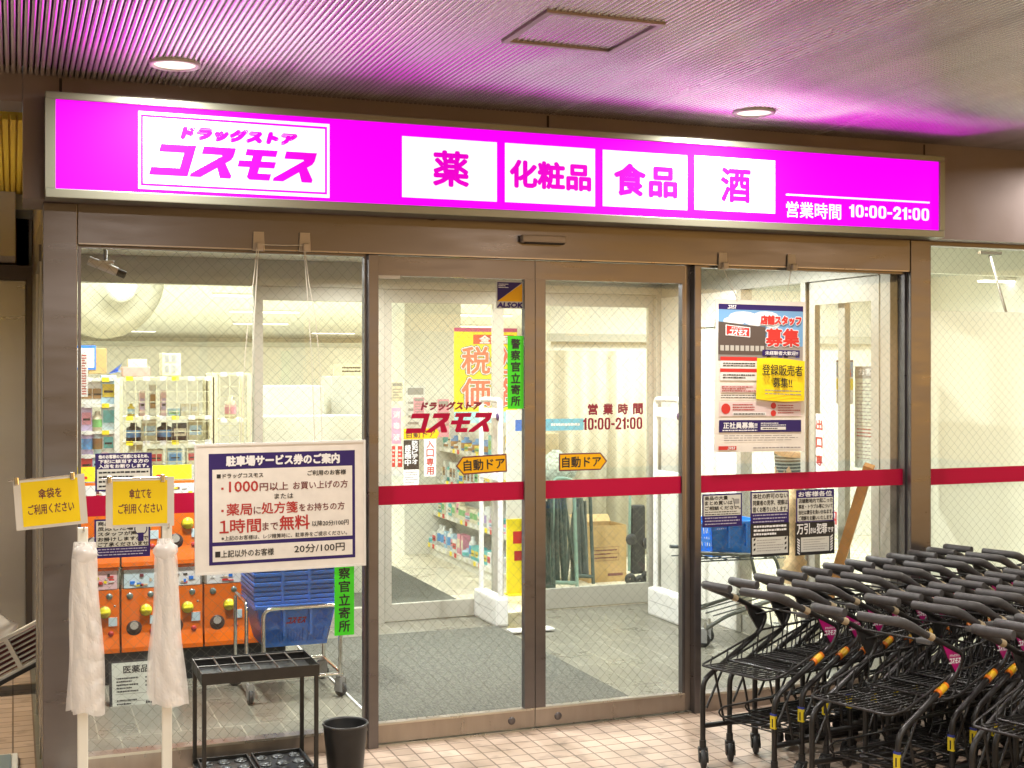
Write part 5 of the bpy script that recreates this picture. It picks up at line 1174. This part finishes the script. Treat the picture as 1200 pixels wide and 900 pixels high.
sheet('video_strip', 'black and white security video strip on the inner door', 'sign', (473, 516, 491, 550), YD, lambda b, w, h: (b.box(-w / 2, w / 2, -h / 2, h / 2, -.001, 0, dark_t), b.text('防', 0, 0, .001, .001, .001, dark_t), [b.text(c_, w * .04, h * (.48 - .16 * (i + 1)) + .002, w * .42, h * (.48 - .16 * i), .001, white_t, .0008) for i, c_ in enumerate('防犯ビデオ'[:6])], [b.text(c_, -w * .42, h * (.34 - .24 * (i + 1)) + .003, -w * .04, h * (.34 - .24 * i), .001, white_t, .001) for i, c_ in enumerate('録画中')]))
sheet('print_sheet', 'small printed sheet under the security video strip on the inner door', 'notice', (473, 550.5, 491, 568), YD, lambda b, w, h: (b.box(-w / 2, w / 2, -h / 2, h / 2, -.001, 0, paper), b.bars(-w * .4, -h * .4, w * .4, h * .4, 5, .001, MATS['faint_ink'], .4, 3)))
sheet('arrow_sticker', 'yellow arrow sticker on the inner door behind the crimson logo', 'sticker', (473, 502.5, 515, 514), YD, lambda b, w, h: (b.prism([(-w / 2, -h / 2), (w * .42, -h / 2), (w / 2, 0), (w * .42, h / 2), (-w / 2, h / 2)], -.001, 0, orange_s), b.text('自動ドア', -w * .42, -h * .38, w * .38, h * .38, .001, dark_t, .001)))
sheet('pink_strip', 'pink vertical strip sign at the left of the inner door', 'sign', (459, 478, 470, 520), 3.7, strip('消毒液', mat('pink_card', (.80, .35, .50), .5), white_t))
for i, (q, l_) in enumerate((((459, 522, 463.5, 558), 'narrow red price strip, left one beside the security video strip'), ((465.5, 522, 472, 558), 'narrow red price strip, right one beside the security video strip'))): sheet('price_strip', l_, 'sign', q, 3.7, lambda b, w, h: (b.box(-w / 2, w / 2, -h / 2, h / 2, -.001, 0, paper), b.rect(-w * .42, -h * .2, w * .42, h * .48, .0006, red_b), b.bars(-w * .3, -h * .1, w * .3, h * .4, 4, .001, paper, .5, 2)))
for i, (q, m_, l_) in enumerate((((476, 452, 498, 505), palette[0], 'white framed price board on the shelf end behind the left door'), ((485, 466, 497, 486), palette[1], 'pink price card above the crimson logo, left one'), ((513, 468, 526, 512), palette[1], 'pink price card behind the middle of the crimson logo'), ((459, 448, 472, 470), palette[7], 'cream leaflet box at the left edge of the inner door'))): sheet('price_card', l_, 'card', q, 5.2 if i else 5.6, (lambda m_: lambda b, w, h: (b.box(-w / 2, w / 2, -h / 2, h / 2, -.01, 0, m_), b.rect(-w * .42, h * .3, w * .42, h * .45, .001, grey_pl), b.bars(-w * .4, -h * .4, w * .4, h * .2, 4, .001, MATS['faint_ink'], .4, i)))(m_))
x_, y_ = on(606, 697); t = thing('floor_sign', 'yellow upright floor sign beside the left security gate', 'sign', (x_, y_, 0)); ww = .09
b = MB(); b.box(-ww, ww, -.012, .012, 0, .62, pop_y); b.box(-ww + .05, ww, -.0135, -.0122, .42, .52, red_b); b.box(-ww + .06, ww, -.0135, -.0122, .28, .36, red_t); b.build('board', t, False); b = MB(); b.box(-ww, ww, -.06, .06, 0, .012, pop_y); b.build('foot', t, False)
blank((590, 566, 614, 585), 3.4, white_pt, 'short white bar unit right of the left security gate', 'bar_unit', 'unit', .1)
sheet('blue_card', 'small blue card by the right edge of the left door', 'card', (604, 492, 613, 505), 3.6, lambda b, w, h: b.box(-w / 2, w / 2, -h / 2, h / 2, -.003, 0, blue_c))
# things behind the right door
cur = mat('cream_curtain', (.46, .43, .33), .8, noise=.05, nscale=3)
YQ = 5.2
X0, X1 = fx(628, YQ), fx(790, YQ); zt3 = at(700, 411, YQ)[1]
b = MB(); n = 60; vs = []
for i in range(n + 1):
    x = X0 + (X1 - X0) * i / n; y = YQ + .02 * math.sin(i * .9) + .03 * math.sin(i * .31) + (.05 if 30 < i < 33 else 0)
    vs += [(x, y, 0.02), (x, y - .01, zt3)]
b.add(vs, [(2 * i, 2 * i + 2, 2 * i + 3, 2 * i + 1) for i in range(n)], cur, True); o = one('cream_curtain', b, 'cream curtain hung across the shop behind the right door', 'curtain', (X0, YQ, 0))
sm = o.modifiers.new('thick', 'SOLIDIFY'); sm.thickness = .008
xx0, zz1 = at(690, 617, 4.0); xx1, zz0 = at(734, 691, 4.0); zz0 = .003
t = thing('cardboard_carton', 'tall open cardboard carton behind the right door', 'carton', ((xx0 + xx1) / 2, 4.0, 0))
w2 = (xx1 - xx0) / 2; hh = zz1 - .0
b = MB(); b.box(-w2, w2, 0, .006, 0, hh, card); b.box(-w2, w2, .32, .326, 0, hh, card); b.box(-w2, -w2 + .006, .006, .32, 0, hh, card); b.box(w2 - .006, w2, .006, .32, 0, hh, card); b.box(-w2 + .006, w2 - .006, .006, .32, 0, .01, card)
b.box(-w2 * .75, w2 * .6, -.0012, -.0002, hh * .38, hh * .385, brown_t); b.box(-w2 * .75, w2 * .6, -.0012, -.0002, hh * .62, hh * .625, brown_t); b.box(w2 * .59, w2 * .6, -.0012, -.0002, hh * .385, hh * .62, brown_t); b.box(-w2 * .75, w2 * .6, -.0012, -.0002, hh * .5, hh * .505, brown_t)
q = MB(); q.bars(-w2 * .7, hh * .4, w2 * .5, hh * .6, 3, 0, brown_t, .4, 2); q.bars(0, hh * .1, w2 * .8, hh * .16, 1, 0, brown_t, .9, 3); b.add([(x, -.0015, z) for (x, z, h) in q.v], q.f, brown_t); b.build('body', t, False)
b = MB(); b.add([(-w2, .32, hh), (w2, .32, hh), (w2 + .02, .42, hh + .05), (-w2, .42, hh + .06)], [(0, 1, 2, 3)], card); b.build('flap', t, False)
# folded trolleys with nets and frames, left part behind the right door
def folded(px0, px1, py0, Y, label, m1, m2, seed):
    a, z1 = at(px0, py0, Y); c_ = fx(px1, Y); t = thing('folded_trolley', label, 'trolley', ((a + c_) / 2, Y, 0)); rg = random.Random(seed)
    b = MB(); b.bend([(a, Y, .04), (a + .03, Y, z1), (c_ - .02, Y, z1 - .02), (c_ + .01, Y, .04)], .016, m1, 8, .06); b.tube([(a, Y, .12), (c_, Y, .10)], .016, m1, 8); b.build('frame', t)
    b = MB()
    for k in range(5): x = a + (c_ - a) * (k + .5) / 5; b.tube([(x + rg.uniform(-.02, .02), Y + .04 + .03 * k, z1 - rg.uniform(.0, .2)), (x + rg.uniform(-.05, .05), Y + .06, .1)], rg.uniform(.014, .03), m2, 6)
    b.build('folded_net', t)
folded(645, 675, 560, 3.5, 'pale green folded trolley frame behind the right door, left end', greent, darkg, 1)
folded(670, 694, 575, 3.75, 'dark folded trolley leaning beside the cardboard carton', darkg, mat('dark_net', (.08, .10, .085), .8), 2)
folded(629, 648, 565, 3.4, 'dark folded trolley partly hidden by the door meeting stile', darkg, darkg, 3)
rg = random.Random(9); b = MB(); xx, zz = at(657, 552, 3.55)
vs = []
for j in range(7):
    for i in range(12):
        a = 2 * math.pi * i / 12; r_ = math.sin(math.pi * (j + .3) / 6.6) * rg.uniform(.85, 1.15); vs.append((xx + .17 * r_ * math.cos(a), 3.65 + .12 * r_ * math.sin(a), zz - .16 + .055 * j))
b.add(vs, [(j * 12 + i, j * 12 + (i + 1) % 12, (j + 1) * 12 + (i + 1) % 12, (j + 1) * 12 + i) for j in range(6) for i in range(12)], mat('net_bundle', (.42, .48, .40), .7, noise=.5, nscale=40), True); one('net_bundle', b, 'grey green bundle wrapped in plastic on top of the folded trolleys', 'bundle', (xx, 3.65, zz - .16))
sheet('blue_sign', 'pale blue shelf sign beside the opening hours on the right door', 'sign', (636, 491, 684, 504), 3.9, lambda b, w, h: (b.box(-w / 2, w / 2, -h / 2, h / 2, -.004, 0, mat('sign_cyan', (.10, .45, .62), .4)), b.bars(-w * .3, -h * .2, w * .4, h * .2, 1, .001, white_t, .6, 3)))
blank((628, 508, 655, 560), 4.4, mat('tan_box', (.52, .44, .28), .6), 'tan box standing behind the green bundle, under the blue sign', 'carton', 'carton')
a, z1 = at(741, 592, 3.6); c_ = fx(757, 3.6); t = thing('folding_cart', 'black folded cart standing on end right of the cardboard carton', 'cart', (a, 3.6, 0))
b = MB(); b.box(a, c_, 3.6, 3.66, .12, z1, black_pl, .03); b.build('deck', t); b = MB(); b.bend([(a - .02, 3.62, .15), (a - .01, 3.62, z1 + .2), (c_ + .03, 3.62, z1 + .2), (c_ + .03, 3.62, .15)], .012, greent, 6, .05); b.build('handle', t)
for (dx_, z) in ((-.03, .09), (.06, .07), (.12, .1), (-.02, .42), (.13, .38)):
    b = MB(); b.lathe([(.01, -.014), (.045, -.014), (.05, 0), (.045, .014), (.01, .014)], (a + dx_, 3.58, z), black_pl, 16, 'y'); b.build('wheel', t)
sheet('cream_roll', 'x', 'x', (0, 0, 1, 1), 3, lambda b, w, h: b.box(0, .01, 0, .01, 0, .01, paper)) if False else None
# right shop part above the frosted film: dome camera, leaning pole, wall unit
t = thing('dome_camera', 'small grey dome camera on the shop wall above the frosted film', 'camera', (at(1182, 358, 5)[0], 5, at(1182, 358, 5)[1]))
b = MB(); b.lathe([(.001, -.045), (.05, -.04), (.06, 0), (.06, .03), (.03, .07)], (0, 0, 0), white_pl, 20); b.build('housing', t, False); b = MB(); b.lathe([(.001, -.075), (.035, -.066), (.05, -.042)], (0, 0, 0), grey_pl, 20); b.build('dome', t, False)
b = MB(); b.tube([(at(1160, 300, 1.0)[0], 1.0, at(1160, 300, 1.0)[1]), (at(1179, 366, .7)[0], .7, at(1179, 366, .7)[1]), (at(1215, 500, .3)[0], .3, at(1215, 500, .3)[1])], .010, mat('pole_tan', (.10, .075, .045), .5), 8); b.box(at(1160, 300, 1.0)[0] - .09, at(1160, 300, 1.0)[0] + .09, .985, 1.015, at(1160, 298, 1.0)[1], at(1160, 296.5, 1.0)[1] + .01, MATS['pole_tan']); one('leaning_pole', b, 'thin T-headed tan pole leaning inside above the frosted film', 'pole', (at(1160, 300, 1.0)[0], 1, 1))
t = thing('wall_unit', 'white cupboard with grey lip on the wall above the frosted film', 'cupboard', (at(1160, 380, 5.4)[0], 5.4, 1.6))
b = MB(); b.box(at(1138, 380, 5.4)[0], at(1195, 380, 5.4)[0], 5.4, 5.7, .9, at(1160, 378, 5.4)[1], white_pt); b.build('body', t); b = MB(); b.box(at(1136, 380, 5.4)[0], at(1196, 380, 5.4)[0], 5.37, 5.72, at(1160, 378, 5.4)[1] + .001, at(1160, 375, 5.4)[1] + .01, MATS['rail_grey']); b.build('lip', t)
b = MB(); b.box(5.0, fx(1137, 5.6), 5.75, 5.85, 2.12, 2.2, MATS['rail_grey']); one('wall_rail', b, 'grey horizontal rail on the shop wall left of the white cupboard', 'rail', (6, 5.8, 2.12))
b = MB(); b.box(XSIDE + .3, XR + 2.2, 5.86, 6.0, 0, ZSH - .002, white_pt); one('shop_wall', b, 'white shop wall seen above the frosted window film', 'wall', (7, 5.9, 0))
# ------------------------------------------------------------------ person inside
def person():
    pr = thing('person', 'person in a dark striped shirt and pale trousers behind the recruitment poster', 'person', (0, 0, 0))
    px_, py_ = on(925, 683); pr.location = (px_, py_, 0); 
    def skinned(name, J, E, m, sub=2):
        me = bpy.data.meshes.new(name); me.from_pydata([j[0] for j in J], E, []); o = bpy.data.objects.new(name, me); COL.objects.link(o)
        o.modifiers.new('skin', 'SKIN'); 
        for i, j in enumerate(J):
            sv = me.skin_vertices[0].data[i]; sv.radius = j[1] if isinstance(j[1], tuple) else (j[1], j[1]); sv.use_root = (i == 0)
        ss = o.modifiers.new('s', 'SUBSURF'); ss.levels = sub; ss.render_levels = sub
        dg = bpy.context.evaluated_depsgraph_get(); me2 = bpy.data.meshes.new_from_object(o.evaluated_get(dg)); bpy.data.objects.remove(o)
        me2.materials.clear(); me2.materials.append(m)
        for p in me2.polygons: p.use_smooth = True; p.material_index = 0
        q = bpy.data.objects.new(name, me2); COL.objects.link(q); q.parent = pr; return q
    J = [((0, 0, .95), (.15, .10)), ((0, 0, 1.12), (.135, .095)), ((0, 0, 1.30), (.16, .10)), ((0, 0, 1.40), (.10, .08)), ((0, .0, 1.48), .052), ((0, -.01, 1.55), .075), ((0, -.015, 1.64), (.078, .095)), ((0, -.01, 1.70), (.06, .07)),
         ((-.19, 0, 1.37), .055), ((-.25, -.02, 1.14), .042), ((-.12, -.22, 1.12), .032), ((-.02, -.26, 1.14), .028), ((.19, 0, 1.37), .055), ((.24, .0, 1.10), .042), ((.25, -.06, .92), .032), ((.24, -.10, .82), .028),
         ((-.09, 0, .86), .088), ((-.10, -.01, .48), .06), ((-.10, .01, .09), .042), ((-.10, -.12, .04), .035), ((.09, 0, .86), .088), ((.10, -.01, .48), .06), ((.10, .01, .09), .042), ((.10, -.12, .04), .035)]
    E = [(0, 1), (1, 2), (2, 3), (3, 4), (4, 5), (5, 6), (6, 7), (2, 8), (8, 9), (9, 10), (10, 11), (2, 12), (12, 13), (13, 14), (14, 15), (0, 16), (16, 17), (17, 18), (18, 19), (0, 20), (20, 21), (21, 22), (22, 23)]
    body = skinned('body', J, E, skin)
    f = MB(); 
    for s in (-1, 1): f.lathe([(.001, -.004), (.011, -.003), (.012, .003)], (s * .03, -.108, 1.645), white_pl, 10, 'y'); f.lathe([(.001, -.006), (.006, -.004)], (s * .03, -.108, 1.645), dark_t, 8, 'y')
    f.box(-.012, .012, -.128, -.10, 1.605, 1.63, skin, .008); f.box(-.022, .022, -.105, -.098, 1.578, 1.584, red_t); f.build('face', pr, False)
    h = MB(); h.lathe([(.001, .125), (.05, .118), (.085, .08), (.097, .02), (.09, -.04), (.06, -.08)], (0, .02, 1.645), dark_t, 20); h.build('hair', pr, False)
    sh = bpy.data.materials.new('striped_cloth'); t_, b_ = nodes(sh); tc = t_.nodes.new('ShaderNodeTexCoord'); wv = t_.nodes.new('ShaderNodeTexWave'); wv.bands_direction = 'Z'; wv.inputs['Scale'].default_value = 11; t_.links.new(tc.outputs['Object'], wv.inputs[0])
    cr = t_.nodes.new('ShaderNodeValToRGB'); cr.color_ramp.elements[0].color = (.02, .03, .045, 1); cr.color_ramp.elements[1].color = (.30, .32, .32, 1); cr.color_ramp.elements[0].position = .55; cr.color_ramp.elements[1].position = .7; t_.links.new(wv.outputs[1], cr.inputs[0]); t_.links.new(cr.outputs[0], b_.inputs[0]); b_.inputs['Roughness'].default_value = .8
    skinned('shirt', [((0, 0, .84), (.18, .125)), ((0, 0, .93), (.172, .118)), ((0, 0, 1.12), (.155, .112)), ((0, 0, 1.30), (.178, .118)), ((0, 0, 1.42), (.09, .075)), ((-.19, 0, 1.375), .068), ((-.245, -.02, 1.16), .058), ((.19, 0, 1.375), .068), ((.245, -.02, 1.14), .058)], [(0, 1), (1, 2), (2, 3), (3, 4), (3, 5), (5, 6), (3, 7), (7, 8)], sh)
    skinned('trousers', [((0, 0, .98), (.155, .11)), ((-.09, 0, .86), .10), ((-.10, -.01, .48), .076), ((-.10, .01, .08), .062), ((.09, 0, .86), .10), ((.10, -.01, .48), .076), ((.10, .01, .08), .062)], [(0, 1), (1, 2), (2, 3), (0, 4), (4, 5), (5, 6)], mat('pale_trousers', (.58, .50, .36), .8))
    pr.rotation_euler = (0, 0, R(28))
person()
# ------------------------------------------------------------------ shopping carts
def make_cart():
    """local axes: x forward along the nested row, y across (far side +), z up; the legs nearest the pusher stand at x = 0"""
    t = thing('shopping_cart', 'x', 'shopping cart'); H = .21; m = black_mt
    for s in (-1, 1):
        y = s * H
        b = MB()
        b.bend([(0, y, .10), (0, y, .40), (.40, y, .575), (.455, y, .655), (.29, y, .728), (.20, y, .767)], .0125, m, 8, .05)
        b.tube([(0, y, .19), (.20, y * .97, .175), (.56, y * .80, .135), (.66, y * .76, .12)], .013, m, 8)
        b.tube([(.02, y * .98, .27), (.15, y * .98, .463)], .006, m, 6); b.tube([(.07, y * .96, .44), (.14, y * .96, .18)], .006, m, 6)
        b.build('side_frame', t, False)
        b = MB(); b.prism([(.395, .578), (.452, .652), (.44, .665), (.295, .725), (.33, .66)], y - .004, y + .004, black_pl, 'y')
        g = b.build('gusset_plate', t, False)
        b = MB(); yo = y + s * .0055
        b.prism([(.392, .592), (.443, .652), (.30, .716), (.335, .66)], yo - .0012, yo + .0012, mag_t, 'y')
        q = MB(); logo(q, -.043, 0, .043, .022, 0, white_t); q2 = MB(); q2.text('ドラッグストア', -.035, .028, .035, .038, 0, white_t, .0006)
        for qq in (q, q2): b.add([(.385 + x * (1 if s < 0 else -1), yo + s * (.0016 + h), .628 + z - .08 * x * (1 if s < 0 else -1)) for (x, z, h) in qq.v], qq.f, white_t)
        b.build('tag_plate', t, False)
        b = MB()
        P = [(.20, y, .765), (.14, y, .792), (.08, y, .818), (.035, y, .836), (.008, y - s * .008, .843), (-.008, y - s * .035, .846), (-.012, y - s * .08, .846), (-.012, y - s * .175, .846)]
        b.tube(P, [.0145, .0165, .0205, .0208, .0200, .0192, .0190, .0190], rubber, 12); g = b.build('grip', t, False)
        b = MB(); b.tube([(.232, y, .754), (.198, y, .768)], .0165, mat('grip_collar', (.50, .40, .25), .5), 10); b.build('collar', g, False)
        if s < 0:
            b = MB(); b.tube([(.268, y, .518), (.33, y, .545)], .0165, mat('bumper_orange', (.80, .20, .01), .4), 10); b.tube([(.282, y, .5245), (.318, y, .540)], .0172, mat('bumper_yellow', (.85, .50, .02), .4), 10); b.build('bumper', t, False)
            b = MB(); b.box(-.0134, .0, y - .0134, y + .0134, .268, .325, mat('tag_yellow', (.72, .56, .02), .4)); b.box(-.0136, .0, y - .0136, y + .0136, .325, .334, blue_p); b.box(-.0140, -.0134, y - .003, y + .003, .275, .312, dark_t); b.box(-.006, -.001, y - .0140, y - .0134, .275, .312, dark_t); b.build('leg_tag', t, False)
        # casters: swivel at the legs, fixed wheel in front
        for (cx, cy, r, nm, a) in ((0, y, .043, 'swivel_caster', .5 + s * .35), (.62, y * .77, .055, 'front_wheel', 0)):
            f = MB()
            f.tube([(0, 0, .075), (0, 0, .125)], .016, black_pl, 8)
            for k in (-1, 1): f.prism([(-.012, .09), (.014, .09), (-.006, r - .012), (-.042, r - .012), (-.045, r + .01)], k * .019 - .003, k * .019 + .003, black_pl, 'y')
            f.box(-.02, .016, -.021, .021, .078, .092, black_pl, .004)
            o = f.build(nm, t, False); o.location = (cx, cy, 0); o.rotation_euler = (0, 0, a)
            w = MB(); w.lathe([(.014, -.013), (r * .75, -.013), (r, -.008), (r, .008), (r * .75, .013), (.014, .013)], (-.024, 0, r), wheel_m, 20, 'y'); w.lathe([(.001, -.0145), (r * .45, -.0145)], (-.024, 0, r), grey_pl, 12, 'y'); w.lathe([(r * .45, .0145), (.001, .0145)], (-.024, 0, r), grey_pl, 12, 'y'); w.build('wheel', o, False)
    # upper basket tray
    b = MB(); wr = .0036; W2 = .20
    b.bend([(.41, W2, .585), (.05, W2 + .01, .487), (-.035, W2 - .005, .478), (-.035, -W2 + .005, .478), (.05, -W2 - .01, .487), (.41, -W2, .585)], .0058, m, 6, .05)
    b.bend([(.41, W2, .585), (.88, W2 - .035, .60), (.91, W2 - .08, .60), (.91, -W2 + .08, .60), (.88, -W2 + .035, .60), (.41, -W2, .585)], .0052, m, 6, .05)
    for k in range(13):
        y = -W2 + .02 + k * (2 * W2 - .04) / 12; b.bend([(-.035, y, .478), (.12, y, .470), (.80, y * .86, .452), (.90, y * .8, .60)], wr, m, 5, .04, 3)
    for k in range(8):
        x = .02 + k * .105; z = .474 - x * .03; yy = W2 - .01 - x * .03
        b.bend([(x + .03, yy + .005, min(.60, .50 + x * .25)), (x, yy - .004, z - .004), (x, -yy + .004, z - .004), (x + .03, -yy - .005, min(.60, .50 + x * .25))], wr, m, 5, .02, 3)
    b.build('upper_tray', t, False)
    b = MB()
    for s in (-1, 1): b.bend([(.36, s * (W2 + .002), .665), (.85, s * (W2 - .03), .68), (.88, s * (W2 - .07), .68)], .0045, m, 6, .03)
    b.tube([(.88, W2 - .07, .68), (.88, -W2 + .07, .68)], .0045, m, 6)
    for k in range(6):
        y = -W2 + .09 + k * (2 * W2 - .18) / 5; b.tube([(.88, y, .68), (.90, y * .85, .60)], wr, m, 5)
    for k in range(5):
        for s in (-1, 1): x = .46 + k * .09; b.tube([(x, s * (W2 - .005 - k * .006), .668 + k * .002), (x + .01, s * (W2 - .008 - k * .006), .592)], wr, m, 5)
    b.build('tray_rail', t, False)
    # lower tray
    b = MB(); W3 = .165
    b.bend([(.70, W3 - .05, .20), (.08, W3, .225), (.055, W3, .255), (.09, W3, .272), (.64, W3 - .04, .262)], .0048, m, 6, .015)
    b.bend([(.70, -W3 + .05, .20), (.08, -W3, .225), (.055, -W3, .255), (.09, -W3, .272), (.64, -W3 + .04, .262)], .0048, m, 6, .015)
    for k in range(6): y = -W3 + .02 + k * (2 * W3 - .04) / 5; b.bend([(.06, y, .235), (.2, y, .20), (.68, y * .75, .19), (.72, y * .7, .26)], wr, m, 5, .03, 3)
    for k in range(5): x = .1 + k * .14; b.tube([(x, W3 - k * .01, .214 - k * .004), (x, -W3 + k * .01, .214 - k * .004)], wr, m, 5)
    b.tube([(.60, .155, .13), (.60, -.155, .13)], .011, m, 8); b.tube([(.30, .185, .165), (.30, -.185, .165)], .011, m, 8)
    b.build('lower_tray', t, False)
    # key lock and child of the handle: small box between the grips
    b = MB(); b.box(.31, .36, -.15, -.08, .70, .722, mat('lock_grey', (.10, .10, .10), .4), .006); b.tube([(.33, -.15, .712), (.33, -.205, .712)], .005, m, 6); b.tube([(.33, -.08, .712), (.33, .205, .712)], .005, m, 6); b.build('coin_lock', t, False)
    return t
cart0 = make_cart()
ANG = math.atan2(.315, .95)
d_ = Vector((math.cos(ANG), math.sin(ANG), 0)); wv_ = Vector((-math.sin(ANG), math.cos(ANG), 0))
rows = [  # first cart's centre of legs, number, spacing, description
    ((3.047, -1.075), 12, .182, 'rear row along the window'),
    ((3.193, -1.74), 11, .0, 'middle row'),
    ((3.51, -2.33), 5, .16, 'front row cut off by the picture edge')]
first = True
for ri, ((cx, cy), n, sp, desc) in enumerate(rows):
    off = 0.0
    for k in range(n):
        if ri == 1: off = [0, .375, .54, .705, .865, 1.03, 1.19, 1.35, 1.51, 1.67, 1.83][k]
        elif ri == 2: off = [0, .16, .33, .5, .67][k]
        else: off = k * sp
        o = cart0 if first else copy_tree(cart0); first = False
        p = Vector((cx, cy, 0)) + d_ * off
        o.location = p + wv_ * random.uniform(-.008, .008); o.rotation_euler = (0, 0, ANG + random.uniform(-.03, .03))
        if ri == 2: lab = f"black wire shopping cart, {ORD[k]} of the front row at the lower right"
        else: lab = f"black wire shopping cart, {ORD[k]} from the doors in the {('rear row', 'middle row')[ri]}"
        tag(o, lab, 'shopping cart', 'nested shopping carts parked before the right window')
